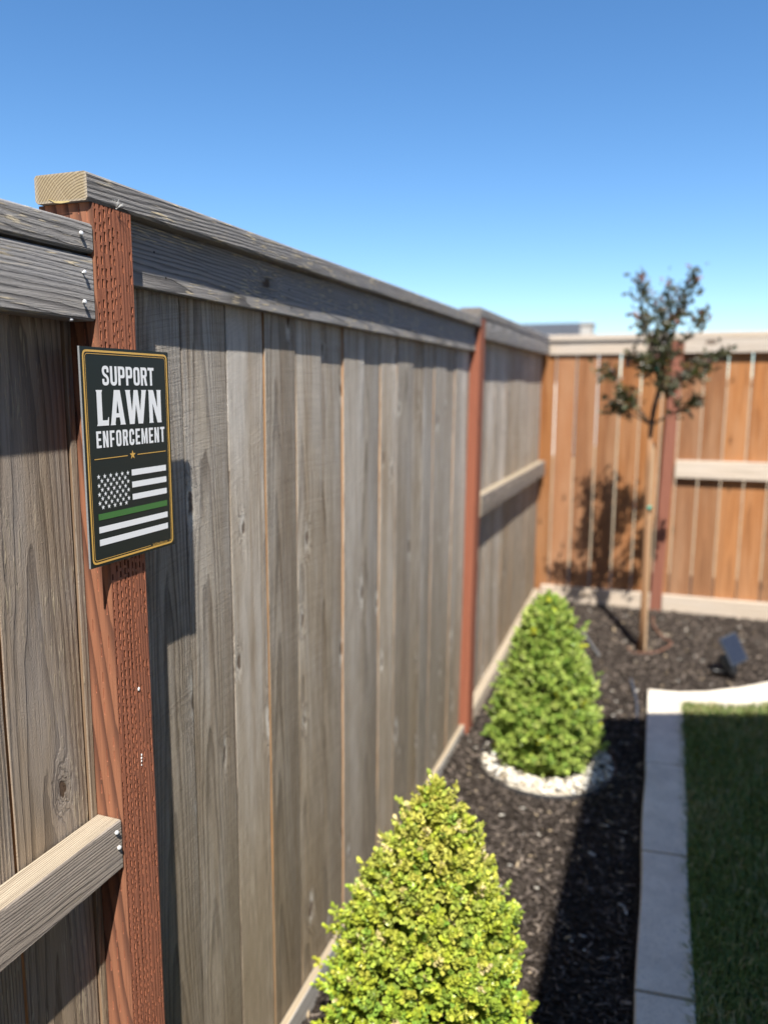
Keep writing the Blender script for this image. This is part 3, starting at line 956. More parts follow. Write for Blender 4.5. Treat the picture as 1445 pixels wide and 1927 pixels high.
def glyph(ch, w, s, t):
    """Condensed heavy capitals in a box w x 1; s upright weight, t horizontal weight. Returns (outlines incl. holes, width)."""
    h = s / 2
    if ch == 'S':
        k = (s + t) / 2
        return [stroke([(w - h, .67), (w - h, 1 - t / 2), (h, 1 - t / 2), (h, .585), (w - h, .415), (w - h, t / 2), (h, t / 2), (h, .33)], k, w * .46)]
    if ch == 'U':
        return [stroke([(h, 1), (h, t / 2), (w - h, t / 2), (w - h, 1)], s, w * .46)]
    if ch == 'C':
        return [stroke([(w - h, .645), (w - h, 1 - t / 2), (h, 1 - t / 2), (h, t / 2), (w - h, t / 2), (w - h, .355)], s, w * .46)]
    if ch == 'O':
        return [rounded([(0, 0, w * .5), (w, 0, w * .5), (w, 1, w * .5), (0, 1, w * .5)]), rounded([(s, t, w * .2), (w - s, t, w * .2), (w - s, 1 - t, w * .2), (s, 1 - t, w * .2)])]
    if ch == 'P':
        return [rounded([(0, 0), (s, 0), (s, .385), (w, .385, w * .42), (w, 1, w * .42), (0, 1)]), rounded([(s, .385 + t), (w - s, .385 + t, w * .16), (w - s, 1 - t, w * .16), (s, 1 - t)])]
    if ch == 'R':
        return [rounded([(0, 0), (s, 0), (s, .42), (w * .46, .42), (w - s * .98, 0), (w + .02, 0), (w * .82, .455), (w, .56, w * .2), (w, 1, w * .42), (0, 1)]),
                rounded([(s, .42 + t), (w - s, .42 + t, w * .16), (w - s, 1 - t, w * .16), (s, 1 - t)])]
    if ch == 'T':
        return [[(w / 2 - h, 0), (w / 2 + h, 0), (w / 2 + h, 1 - t), (w, 1 - t), (w, 1), (0, 1), (0, 1 - t), (w / 2 - h, 1 - t)]]
    if ch == 'E':
        return [[(0, 0), (w, 0), (w, t), (s, t), (s, .5 - t / 2), (w * .9, .5 - t / 2), (w * .9, .5 + t / 2), (s, .5 + t / 2), (s, 1 - t), (w, 1 - t), (w, 1), (0, 1)]]
    if ch == 'F':
        return [[(0, 0), (s, 0), (s, .48 - t / 2), (w * .9, .48 - t / 2), (w * .9, .48 + t / 2), (s, .48 + t / 2), (s, 1 - t), (w, 1 - t), (w, 1), (0, 1)]]
    if ch == 'N':
        return [[(0, 0), (s * .9, 0), (s * .9, .58), (w - s * 1.02, 0), (w, 0), (w, 1), (w - s * .9, 1), (w - s * .9, .42), (s * 1.02, 1), (0, 1)]]
    if ch == 'M':
        return [[(0, 0), (s * .92, 0), (s * .92, .62), (w / 2 - s * .3, 0.02), (w / 2 + s * .3, 0.02), (w - s * .92, .62), (w - s * .92, 0), (w, 0), (w, 1), (w - s * 1.12, 1), (w / 2, .40), (s * 1.12, 1), (0, 1)]]
    raise ValueError(ch)


def fill(polys, name, mat, parent, dx=.0004):
    """Flat filled print from outlines in sign millimetres (u from the left, v from the top), holes by even-odd."""
    cu = bpy.data.curves.new('print', 'CURVE')
    cu.dimensions = '2D'; cu.fill_mode = 'BOTH'
    for pl in polys:
        sp = cu.splines.new('POLY')
        sp.points.add(len(pl) - 1)
        for p, q in zip(sp.points, pl):
            p.co = (q[0], q[1], 0, 1)
        sp.use_cyclic_u = True
    ob = bpy.data.objects.new('print', cu)
    return flat_print(ob, name, mat, parent, dx, lambda x, y: (x, y))


def flat_print(ob, name, mat, parent, dx, fn):
    COL.objects.link(ob)
    dg = bpy.context.evaluated_depsgraph_get()
    me0 = bpy.data.meshes.new_from_object(ob.evaluated_get(dg), depsgraph=dg)
    cu = ob.data
    bpy.data.objects.remove(ob); bpy.data.curves.remove(cu)
    bm = bmesh.new(); bm.from_mesh(me0); bpy.data.meshes.remove(me0)
    for v in bm.verts:
        u, w = fn(v.co.x, v.co.y)
        v.co = (SX + dx, SY + u / 1000, SZ - w / 1000)
    bm.normal_update()
    for f in bm.faces:
        if f.normal.x < 0:
            f.normal_flip()
    return obj_bm(name, bm, [mat], parent, (SX + dx, SY + SW / 2, SZ - SH / 2), recalc=False)


def word(txt, u0, u1, v0, v1, wrel, srel, trel, wide={}):
    """place a line of capitals in the box u0..u1, v0 (top)..v1 (bottom)"""
    H = v1 - v0
    ws = [wrel * wide.get(c, 1.0) for c in txt]
    gap = ((u1 - u0) / H - sum(ws)) / (len(txt) - 1)
    polys = []
    x = 0.0
    for c, w in zip(txt, ws):
        for pl in glyph(c, w, srel, trel):
            polys.append([(u0 + (x + px) * H, v1 - py * H) for px, py in pl])
        x += w + gap
    return polys


def sign():
    def panel_mat():
        N = NT('dark_green_sign_face')
        p = N.n('ShaderNodeTexCoord').outputs['Object']
        a = N.noise(p, 900.0, 2.0, 0.6); b = N.noise(p, 14.0, 3.0, 0.5)
        col = N.mix(N.ss(a, 0.72, 0.78, 0, .8), N.mix(b, (.009, .0165, .0155), (.012, .020, .0185)), (.12, .12, .11))
        return N.done(N.bsdf(col, N.lin(b, 0, 1, .36, .46), N.bump(a, .00008), .28))
    m_edge = plain('grey_sign_edge', (.22, .23, .24), .6, .3, speck=.5, scale=400)
    m_white = plain('white_sign_print', (.88, .89, .90), .45, .4, speck=.12, scale=500, col2=(.80, .81, .83))
    m_gold = plain('gold_sign_print', (.72, .43, .10), .42, .4, speck=.2, scale=200, col2=(.62, .34, .06))
    m_green = plain('green_sign_print', (.055, .19, .045), .45, .4, speck=.2, scale=300)
    th = .0030
    root = thing('sign', (SX - th / 2, SY + SW / 2, SZ - SH), 'dark green sign reading SUPPORT LAWN ENFORCEMENT fixed to the near red post', 'sign')
    bm = bmesh.new()
    pts = rounded([(0, 0, .7), (SW * 1000, 0, .7), (SW * 1000, SH * 1000, .7), (0, SH * 1000, .7)], 3)
    fr = [bm.verts.new((SX, SY + u / 1000, SZ - v / 1000)) for u, v in pts]
    bk_ = [bm.verts.new((SX - th, SY + u / 1000, SZ - v / 1000)) for u, v in pts]
    f = bm.faces.new(fr); f.material_index = 0
    f = bm.faces.new(bk_[::-1]); f.material_index = 1
    n = len(pts)
    for k in range(n):
        f = bm.faces.new((fr[k], bk_[k], bk_[(k + 1) % n], fr[(k + 1) % n])); f.material_index = 1
    obj_bm('panel', bm, [panel_mat(), m_edge], root, (SX, SY + SW / 2, SZ - SH / 2))
    pad = plain('black_foam_tape', (.03, .03, .03), .8, .2)
    for v in (40, 150, 255):
        bm = bmesh.new()
        bm_box(bm, .0004, SX - th - .0001, .925, .968, SZ - (v + 22) / 1000, SZ - v / 1000)
        obj_bm('mounting_pad', bm, [pad], root, (.002, .946, SZ - v / 1000))
    # gold frame lines
    W_, H_ = SW * 1000, SH * 1000

    def rect(i, r): return [(i, i, r), (W_ - i, i, r), (W_ - i, H_ - i, r), (i, H_ - i, r)]
    fill([rounded(rect(3.9, 10)), rounded(rect(6.7, 7.2))], 'border', m_gold, root)
    # the inner line breaks for the maker's name at the lower right
    a = stroke([(133.0, H_ - 9.0), (9.0, H_ - 9.0), (9.0, 9.0), (W_ - 9.0, 9.0), (W_ - 9.0, H_ - 9.0), (179.5, H_ - 9.0)], .8, 5.5)
    fill([a], 'border', m_gold, root)
    # words
    fill(word('SUPPORT', 41.2, 156.8, 24.6, 51.0, .545, .185, .155), 'lettering', m_white, root)
    fill(word('ENFORCEMENT', 23.6, 178.2, 113.4, 136.4, .485, .180, .150, {'M': 1.32, 'E': .92, 'F': .9, 'T': .98}), 'lettering', m_white, root)
    V0, V1 = 57.4, 106.2
    H = V1 - V0

    def P(pts): return [(u, V1 - y * H) for u, y in pts]
    lw = [P([(26.6, 0), (50.8, 0), (51.6, .235), (50.4, .235), (48.5, .150), (38.4, .150), (38.4, .93), (40.0, 1), (26.8, 1), (28.2, .93), (28.2, .06)]),
          P([(54.4, 0), (65.6, 0), (64.8, .045), (66.6, .215), (74.4, .215), (76.0, .045), (75.3, 0), (87.2, 0), (86.0, .055), (77.0, 1), (64.2, 1), (55.6, .055)]),
          P([(67.9, .335), (70.5, .70), (73.2, .335)]),
          P([(88.2, 1), (100.2, 1), (99.0, .95), (102.6, .38), (107.6, 1), (116.8, 1), (121.2, .38), (125.6, .95), (124.6, 1), (136.8, 1), (135.6, .95), (127.0, 0), (116.0, 0), (111.9, .58), (107.0, 0), (96.2, 0), (89.4, .95)]),
          P([(141.6, 0), (152.2, 0), (151.2, .05), (151.0, .60), (161.8, 0), (172.6, 0), (171.6, .05), (171.6, .95), (172.8, 1), (161.4, 1), (162.4, .95), (162.4, .45), (153.6, 1), (141.2, 1), (142.4, .95), (142.4, .05)])]
    fill(lw, 'lettering', m_white, root)

    def star(cx, cy, r, rot=0.0):
        return [(cx + (r if k % 2 == 0 else r * .40) * math.sin(math.pi * k / 5 + rot), cy - (r if k % 2 == 0 else r * .40) * math.cos(math.pi * k / 5 + rot)) for k in range(10)]
    fill([[(17.7, 151.0), (88.0, 150.6), (88.0, 151.7), (17.7, 152.1)], [(110.5, 150.5), (179.6, 150.2), (179.6, 151.3), (110.5, 151.6)]], 'divider_line', m_gold, root)
    fill([star(99.4, 150.8, 7.0)], 'star', m_gold, root)
    rows = []
    for r in range(8):
        y = 176.0 + r * (218.9 - 176.0) / 7
        for k in range(6 if r % 2 == 0 else 5):
            rows.append((24.3 + (6.2 if r % 2 else 0) + k * 12.46, y))
    for (u, v) in rows:
        fill([star(u, v, 3.9)], 'star', m_white, root)
    for (u0, u1, v0, v1, m_) in ((95.3, 178.4, 172.2, 181.0, m_white), (95.2, 178.4, 190.0, 198.7, m_white), (95.0, 178.3, 208.1, 216.7, m_white),
                                 (20.2, 178.3, 227.5, 236.2, m_green), (20.2, 178.2, 245.6, 254.3, m_white), (20.0, 178.1, 263.4, 272.3, m_white)):
        fill([[(u0, v0), (u1, v0), (u1, v1), (u0, v1)]], 'stripe', m_, root)
    tc = bpy.data.curves.new('print', 'FONT')
    tc.body = 'SadFatherSigns.com'
    tc.size = 5.4; tc.shear = .2; tc.align_x = 'CENTER'; tc.offset = .02
    ob = bpy.data.objects.new('print', tc)
    flat_print(ob, 'lettering', m_gold, root, .0004, lambda x, y: (156.2 + x * .86, 293.6 - y))


sign()


# ------------------------------------------------------------------ foliage
def leaf_mesh(P, D, Nn, L, W, tint, name, mat, fold=.16, droop=.1):
    n = len(P)
    D = D / np.linalg.norm(D, axis=1, keepdims=True)
    S = np.cross(Nn, D); S /= np.linalg.norm(S, axis=1, keepdims=True) + 1e-9
    U = np.cross(D, S)
    L = L[:, None]; W = W[:, None]
    def at(a, b, c): return P + D * (a * L) + S * (b * W) + U * (c * L)
    V = np.stack([at(0, 0, 0), at(.36, .40, .05), at(.74, .44, .03), at(1.0, 0, -droop), at(.74, -.44, .03), at(.36, -.40, .05), at(.55, 0, -fold)], 1).reshape(-1, 3)
    o = (np.arange(n) * 7)[:, None]
    T = np.concatenate([o + np.array([q]) for q in ((0, 1, 6), (1, 2, 6), (2, 3, 6), (3, 4, 6), (4, 5, 6), (5, 0, 6))], 0)
    return mesh_np(name, V, T, mat, np.repeat(tint, 7, 0))


def boxwood(cx, cy, zg, H, prof, nsprig, pal, palw, label, seed, inset=.012, leaf=.0135, top_pal=None, tipdx=0.0):
    rng = np.random.default_rng(seed)
    root = thing('boxwood_shrub', (cx, cy, zg), label, 'shrub', 'cone shaped boxwoods along the fence')
    hs = np.array([p[0] for p in prof]); rs = np.array([p[1] for p in prof])
    # sprigs over the skin and a little way in
    h = rng.random(nsprig * 3)
    keep = rng.random(nsprig * 3) < np.interp(h, hs, rs) / rs.max() + .04
    h = h[keep][:nsprig]; n = len(h)
    th = rng.random(n) * 6.2832
    r = np.interp(h, hs, rs)
    lump = .055 * np.sin(th * 5 + h * 17 + seed) + .05 * np.sin(th * 9 - h * 31) + .045 * np.sin(th * 3 + h * 41 + 2) + .05 * np.sin(th * 14 + h * 60)
    depth = np.abs(rng.normal(0, .022, n)) + np.where(rng.random(n) < .35, rng.uniform(.0, .07, n), 0)
    poke = np.where(rng.random(n) < .045, rng.uniform(.008, .034, n), 0)
    rad = np.clip(r * (1 + lump) - depth + poke - inset, .002, None)
    P0 = np.stack([cx + tipdx * h + rad * np.cos(th), cy + rad * np.sin(th), zg + h * H - depth * .3 + poke * .5], -1)
    slope = np.gradient(np.interp(np.linspace(0, 1, 101), hs, rs), 1 / 100) / H
    sl = np.interp(h, np.linspace(0, 1, 101), slope)
    out = np.stack([np.cos(th), np.sin(th), -sl], -1)
    out /= np.linalg.norm(out, axis=1, keepdims=True)
    S = out * .75 + np.array([0, 0, .65]) + rng.normal(0, .33, (n, 3))
    S /= np.linalg.norm(S, axis=1, keepdims=True)
    ref = np.cross(S, rng.normal(0, 1, (n, 3))); ref /= np.linalg.norm(ref, axis=1, keepdims=True)
    ref2 = np.cross(S, ref)
    base_ci = rng.choice(len(pal), n, p=palw)
    pal = np.array(pal)
    cl = pal[base_ci] * rng.uniform(.8, 1.2, (n, 1))
    if top_pal is not None:
        f = np.clip((h - .35) / .6, 0, 1) * rng.random(n)
        cl = cl * (1 - f[:, None]) + np.array(top_pal) * f[:, None]
    Ps, Ds, Ns, Ls, Ws, Cs = [], [], [], [], [], []
    npair = 5
    for k in range(npair):
        for sgn in (1, -1):
            a = ref if k % 2 == 0 else ref2
            sp = .95 - .16 * k
            d = S * (.45 + .17 * k) + a * sgn * sp + rng.normal(0, .16, (n, 3))
            Ps.append(P0 + S * (.0052 * k * leaf / .0135)); Ds.append(d)
            Ns.append(S + rng.normal(0, .25, (n, 3)))
            ll = leaf * rng.uniform(.75, 1.15, n) * (1.0 - .07 * k)
            Ls.append(ll); Ws.append(ll * rng.uniform(.72, .92, n))
            Cs.append(cl * rng.uniform(.82, 1.18, (n, 1)) * (1 + .06 * k))
    me = leaf_mesh(np.concatenate(Ps), np.concatenate(Ds), np.concatenate(Ns), np.concatenate(Ls), np.concatenate(Ws), np.concatenate(Cs), 'foliage', M_LEAF)
    f = obj_from_mesh('foliage', me, root, (0, 0, 0))
    f['kind'] = 'stuff'
    # stem and branches
    bm = bmesh.new()
    bm_tube(bm, [(cx, cy, zg - .03), (cx + .004, cy, zg + H * .35), (cx + tipdx * .8, cy, zg + H * .8)], [.014, .010, .003], 7)
    for k in range(90):
        hh = rng.uniform(.04, .85); a = rng.random() * 6.283
        rr = np.interp(hh, hs, rs) * .86
        p0 = Vector((cx + .003, cy, zg + hh * H * .75)); p1 = Vector((cx + rr * math.cos(a), cy + rr * math.sin(a), zg + hh * H))
        pm = (p0 + p1) / 2 + Vector((0, 0, -.012))
        bm_tube(bm, [p0, pm, p1], [.004, .0028, .0012], 5, cap=False)
    obj_bm('stem', bm, [plain('boxwood_bark', (.13, .095, .06), .9, .15, speck=.6, scale=120)], root, (cx, cy, zg))
    return root


PROF_A = [(0, .150), (.06, .205), (.16, .226), (.30, .226), (.45, .214), (.58, .190), (.72, .150), (.82, .114), (.91, .082), (.96, .056), (.985, .036), (1, .014)]
boxwood(.296, 1.50, gz(1.50), .700, PROF_A, 6400, [(.35, .41, .04), (.27, .37, .045), (.18, .30, .045), (.44, .44, .07), (.56, .47, .25)], [.34, .32, .20, .10, .04],
        'yellow green cone shaped boxwood in the mulch, nearest the camera', 3, inset=.032, leaf=.0142, top_pal=(.50, .46, .11), tipdx=.022)
PROF_B = [(0, .150), (.05, .190), (.14, .212), (.24, .216), (.38, .198), (.53, .166), (.70, .137), (.82, .116), (.90, .094), (.955, .066), (.985, .040), (1, .015)]
boxwood(.333, 2.985, gz(2.985), .662, PROF_B, 4600, [(.29, .385, .08), (.21, .32, .06), (.37, .46, .105), (.45, .51, .15), (.48, .50, .05)], [.36, .3, .22, .09, .03],
        'bright green cone shaped boxwood ringed with white pebbles', 5, inset=.022, leaf=.0150)


def pebble_ring():
    cx, cy, Rr = .345, 2.967, .262
    root = thing('pebble_ring', (cx, cy, gz(cy)), 'ring of white pebbles in black edging around the green boxwood', 'pebble ring')
    bm = bmesh.new()
    n = 72
    prof = [(Rr + .003, -.03), (Rr + .004, .010), (Rr + .002, .013), (Rr - .001, .013), (Rr - .003, .010), (Rr - .004, -.03)]
    rings = []
    for k in range(n):
        a = 6.28318 * k / n
        rings.append([bm.verts.new((cx + r * math.cos(a), cy + r * math.sin(a), gz(cy + r * math.sin(a)) + z)) for r, z in prof])
    for k in range(n):
        A, B = rings[k], rings[(k + 1) % n]
        for j in range(len(prof) - 1):
            bm.faces.new((A[j], A[j + 1], B[j + 1], B[j]))
    obj_bm('edging', bm, [plain('black_plastic_edging', (.02, .02, .022), .45, .5)], root, (cx, cy, gz(cy)), smooth=True)
    bm = bmesh.new()
    g = [[bm.verts.new((cx + r * math.cos(6.28318 * k / 96), cy + r * math.sin(6.28318 * k / 96), gz(cy + r * math.sin(6.28318 * k / 96)) + .006 + random.uniform(-.003, .003))) for k in range(96)]
         for r in (.135, .155, .175, .195, .215, .235, .258)]
    for i in range(len(g) - 1):
        for k in range(96):
            bm.faces.new((g[i][k], g[i + 1][k], g[i + 1][(k + 1) % 96], g[i][(k + 1) % 96]))
    o = obj_bm('pebble_bed', bm, [plain('cream_pebble_fines', (.47, .425, .355), .8, .3, speck=.6, scale=110, bump=.004, col2=(.24, .21, .17))], root, (cx, cy, gz(cy)))
    o['kind'] = 'stuff'
    mats = [plain('white_pebble', (.76, .72, .64), .6, .35, speck=.3, scale=160, col2=(.56, .49, .38)), plain('cream_pebble', (.74, .66, .52), .6, .35, speck=.4, scale=160, col2=(.5, .4, .27)),
            plain('grey_pebble', (.60, .60, .59), .6, .35, speck=.4, scale=160)]
    meshes = []
    for v in range(9):
        bm = bmesh.new()
        bmesh.ops.create_icosphere(bm, subdivisions=2 if v < 0 else 1, radius=1.0)
        rng = random.Random(v)
        for q in bm.verts:
            q.co *= rng.uniform(.82, 1.1)
        me = bpy.data.meshes.new('pebble')
        bm.to_mesh(me); bm.free()
        me.polygons.foreach_set('use_smooth', [True] * len(me.polygons))
        me.materials.append(mats[0 if v < 6 else (1 if v < 8 else 2)])
        meshes.append(me)
    placed = []
    tries = 0
    while len(placed) < 285 and tries < 9000:
        tries += 1
        layer = 0 if len(placed) < 205 else 1
        rr = random.uniform(.163, .247) if layer == 0 else random.uniform(.175, .238)
        a = random.uniform(0, 6.2832)
        s = random.uniform(.0078, .0120)
        p = (cx + rr * math.cos(a), cy + rr * math.sin(a))
        if any((p[0] - q[0]) ** 2 + (p[1] - q[1]) ** 2 < ((s + q[2]) * .70) ** 2 and q[3] == layer for q in placed):
            continue
        placed.append((*p, s, layer))
        z = gz(p[1]) + (.012 if layer == 0 else .024) + random.uniform(0, .004)
        o = obj_from_mesh('pebble', random.choice(meshes), root, (p[0], p[1], z))
        o.scale = (s * random.uniform(.9, 1.25), s * random.uniform(.8, 1.1), s * random.uniform(.6, .85))
        o.rotation_euler = (random.uniform(-.4, .4), random.uniform(-.4, .4), random.uniform(0, 6.28))


pebble_ring()


# ------------------------------------------------------------------ young tree with its stake
def young_tree():
    bx, by = .640, 4.24
    zg = gz(by)
    root = thing('young_tree', (bx, by, zg), 'slim young tree with dark red green leaves in front of the orange fence', 'tree')
    bark = plain('tan_bark', (.28, .155, .08), .8, .25, speck=.7, scale=45, bump=.002, col2=(.26, .14, .075))
    dark = plain('shaded_bark', (.10, .065, .045), .85, .2, speck=.5, scale=80)  # upper trunk and branches: self-shadow put into the bark colour
    bm = bmesh.new()
    bm_tube(bm, [(bx, by, zg - .05), (bx + .001, by, .35), (bx - .006, by, .75), (bx - .012, by, 1.05), (bx - .012, by, 1.2)], [.0175, .014, .0125, .011, .0105], 10)
    bm_tube(bm, [(bx - .012, by, 1.2), (bx - .002, by - .01, 1.32), (bx + .018, by - .01, 1.43)], [.0115, .013, .011], 9, mi=1, cap=False)
    obj_bm('trunk', bm, [bark, dark], root, (bx, by, zg))
    fork = Vector((bx + .018, by - .01, 1.43))
    low = Vector((bx - .008, by, 1.25))
    tips = [(fork, (.537, 1.99), .0), (fork, (.686, 1.95), .05), (fork, (.806, 1.985), -.04), (fork, (.853, 1.811), .06), (fork, (.553, 1.79), -.08), (fork, (.703, 1.80), -.06),
            (low, (.374, 1.53), -.05), (low, (.421, 1.345), .04), (fork, (.513, 1.60), .10), (fork, (.593, 1.56), -.12), (fork, (.953, 1.616), .02), (fork, (.840, 1.515), -.1),
            (low, (.836, 1.374), .03), (fork, (.712, 1.42), -.13), (fork, (.649, 1.632), .1), (fork, (.606, 1.885), .07), (fork, (.758, 1.86), .03), (low, (.50, 1.40), -.1), (fork, (.70, 1.60), -.09), (fork, (.90, 1.56), .08)]
    rng = np.random.default_rng(21)
    bm = bmesh.new()
    P, D, C, L = [], [], [], []
    for k, (s, (tx, tz), dy) in enumerate(tips):
        t = Vector((tx, by + dy, tz))
        mid = s.lerp(t, .5) + Vector((random.uniform(-.03, .03), dy * .2, random.uniform(.0, .05)))
        pts = [s, s.lerp(mid, .55) + Vector((0, 0, .01)), mid, mid.lerp(t, .55) + Vector((random.uniform(-.012, .012), 0, .01)), t]
        bm_tube(bm, pts, [.006, .0048, .0036, .0024, .0012], 6)
        nl = 98 if k < 6 else 80
        for j in range(nl):
            f = 1 - abs(rng.normal(0, .30))
            if f < .22: continue
            f = min(f, 1.0) * 4
            i = min(3, int(f)); p = pts[i].lerp(pts[i + 1], f - i)
            ax = (pts[i + 1] - pts[i]).normalized()
            off = Vector(rng.normal(0, .021, 3))
            P.append(p + off)
            d = ax * .5 + Vector(rng.normal(0, .75, 3)) + Vector((0, 0, .1)); D.append(d)
            young = (f / 4 > .86) and tz > 1.75
            pal = [(.050, .048, .026), (.042, .038, .024), (.062, .068, .032), (.085, .040, .030), (.11, .11, .055)]
            c = pal[rng.choice(5, p=[.33, .25, .2, .14, .08])]
            if young and rng.random() < .35: c = (.17, .055, .045)
            C.append(c); L.append(rng.uniform(.024, .048) * (.8 if young else 1))
    obj_bm('branches', bm, [dark], root, (bx, by, 1.4))
    P = np.array([tuple(p) for p in P]); D = np.array([tuple(d) for d in D]); C = np.array(C); L = np.array(L)
    me = leaf_mesh(P, D, rng.normal(0, 1, P.shape) + np.array([0, 0, .8]), L, L * .52, C, 'crown', M_TLEAF, fold=.10)
    f = obj_from_mesh('crown', me, root); f['kind'] = 'stuff'
    # green ties
    tie = plain('green_tie_tape', (.02, .26, .20), .5, .4)
    for (x, z, r) in ((bx + .002, .83, .0145), (bx + .004, 1.53, .010)):
        bm = bmesh.new()
        bm_tube(bm, [(x, by, z - .009), (x, by, z + .009)], r, 10)
        obj_bm('tie', bm, [tie], root, (x, by, z))
    sx = bx + .019
    st = bmesh.new()
    vs_ = []
    bm_box(st, sx - .0085, sx + .0085, by + .012, by + .030, zg - .05, 1.16)
    for v in st.verts:
        v.co.x += (v.co.z - zg) * -.012
    bmesh.ops.bevel(st, geom=st.edges[:], offset=.002, segments=1, affect='EDGES')
    props(obj_bm('stake', st, [wood('pale_stake', 'Z', light=(.44, .29, .165), dark=(.30, .185, .095), grey=(.36, .27, .18), grey_amt=.3, ring=120, ringc=.4, bump=.0005, vary=0)], None, (sx, by + .02, zg)),
          'pale square wooden stake standing behind the young tree trunk', 'stake')


young_tree()

M_TUBE = plain('brown_drip_tube', (.17, .080, .052), .6, .35, speck=.3, scale=90)
M_BLACK = plain('black_plastic', (.012, .012, .013), .4, .5)


def drip():
    def smooth(ctrl, m=6):
        pts = []
        c = [Vector(p) for p in ctrl]
        c = [c[0]] + c + [c[-1]]
        for i in range(1, len(c) - 2):
            for k in range(m):
                t = k / m
                pts.append(.5 * ((2 * c[i]) + (-c[i - 1] + c[i + 1]) * t + (2 * c[i - 1] - 5 * c[i] + 4 * c[i + 1] - c[i + 2]) * t * t + (-c[i - 1] + 3 * c[i] - 3 * c[i + 1] + c[i + 2]) * t ** 3))
        pts.append(c[-2])
        return pts
    bm = bmesh.new()
    p = [(.575, 4.27), (.60, 4.20), (.65, 4.19), (.72, 4.24), (.775, 4.33), (.79, 4.40), (.75, 4.47), (.715, 4.56), (.69, 4.66), (.685, 4.80)]
    bm_tube(bm, smooth([(x, y, gz(y) + .014 + .004 * math.sin(x * 40)) for x, y in p]), .0046, 8)
    props(obj_bm('drip_line', bm, [M_TUBE], None, (.69, 4.3, gz(4.3))), 'thin red brown drip tube looped around the foot of the young tree', 'drip tube')
    bm = bmesh.new()
    bm_tube(bm, smooth([(.335, 4.37, gz(4.37) + .025), (.38, 4.25, gz(4.25) + .018), (.44, 4.10, gz(4.1) + .013)]), .0075, 8)
    props(obj_bm('irrigation_pipe', bm, [plain('grey_plastic_pipe', (.12, .125, .13), .45, .4)], None, (.39, 4.22, gz(4.2))), 'short grey pipe lying on the mulch left of the young tree', 'pipe')
    bm = bmesh.new()
    bm_tube(bm, smooth([(.615, 3.79, gz(3.79) + .035), (.635, 3.70, gz(3.70) + .020), (.655, 3.56, gz(3.56) + .014), (.662, 3.40, gz(3.4) + .008)]), .0065, 8)
    props(obj_bm('irrigation_pipe', bm, [plain('blue_black_pipe', (.05, .06, .08), .4, .5)], None, (.64, 3.6, gz(3.6))), 'bent blue black pipe lying on the mulch beside the kerb corner', 'pipe')


drip()


def solar_light():
    bx, by = 1.085, 4.03
    zg = gz(by)
    root = thing('solar_light', (bx, by, zg), 'black solar spotlight with tilted blue panel in the mulch', 'garden light')
    # panel: a shallow tray, tilted up to the sun
    A = Vector((1.002, 4.01, .243)); B = Vector((1.078, 4.09, .266)); Cc = Vector((1.140, 4.062, .140)); Dd = A + (Cc - B)
    u = (B - A).normalized(); w = (Dd - A); w = (w - u * w.dot(u)).normalized(); nrm = w.cross(u).normalized()
    if nrm.y > 0: nrm = -nrm
    wu, wl = (B - A).length, (Cc - B).length

    def pt(a, b, c): return A + u * (a * wu) + w * (b * wl) + nrm * c

    def slab(bm, a0, a1, b0, b1, c0, c1):
        v = [bm.verts.new(pt(a, b, c)) for a in (a0, a1) for b in (b0, b1) for c in (c0, c1)]
        for q in ((0, 1, 3, 2), (4, 6, 7, 5), (0, 4, 5, 1), (2, 3, 7, 6), (0, 2, 6, 4), (1, 5, 7, 3)):
            bm.faces.new([v[i] for i in q])
    bm = bmesh.new(); slab(bm, 0, 1, 0, 1, -.013, 0)
    bmesh.ops.bevel(bm, geom=bm.edges[:], offset=.003, segments=2, affect='EDGES')
    frame = obj_bm('solar_panel', bm, [plain('grey_panel_frame', (.045, .05, .06), .4, .5)], root, A)
    N = NT('blue_solar_cells')
    s = N.sep(N.n('ShaderNodeTexCoord').outputs['Object'])
    ln = N.m('LESS_THAN', N.m('FRACT', N.m('MULTIPLY', s[2], 55.0)), .07)
    cell = N.done(N.bsdf(N.mix(ln, (.010, .015, .032), (.05, .06, .08)), .5, None, .35))
    bm = bmesh.new(); slab(bm, .07, .93, .05, .95, .0002, .0016)
    obj_bm('solar_cells', bm, [cell], frame, A)
    # lamp head below, pointing left
    bm = bmesh.new()
    c = Vector((1.052, 4.035, .108))
    prof = [(-.058, .027), (-.054, .031), (-.01, .030), (.03, .026), (.052, .018)]
    axis = Vector((-.45, .25, .80)).normalized()
    q = axis.to_track_quat('Z', 'Y')
    rings = []
    for z, r in prof:
        rings.append([bm.verts.new(c + q @ Vector((r * math.cos(6.2832 * k / 16), r * math.sin(6.2832 * k / 16), -z))) for k in range(16)])
    for a, b in zip(rings, rings[1:]):
        for k in range(16):
            bm.faces.new((a[k], a[(k + 1) % 16], b[(k + 1) % 16], b[k]))
    bm.faces.new(rings[0]); bm.faces.new(rings[-1])
    obj_bm('lamp_head', bm, [M_BLACK], root, c)
    bm = bmesh.new()
    bm_tube(bm, [(1.045, 4.03, .075), (1.00, 4.02, .078), (.975, 4.02, .080)], [.010, .012, .014], 10)
    obj_bm('knob', bm, [M_BLACK], root, (1.0, 4.02, .08))
    bm = bmesh.new()
    bm_tube(bm, [(bx + .0, by + .075, .185), (bx, by + .07, .13), (bx, by + .04, .075), (bx, by + .03, zg - .05)], [.011, .017, .013, .005], 10)
    obj_bm('bracket', bm, [M_BLACK], root, (bx, by, zg))


solar_light()


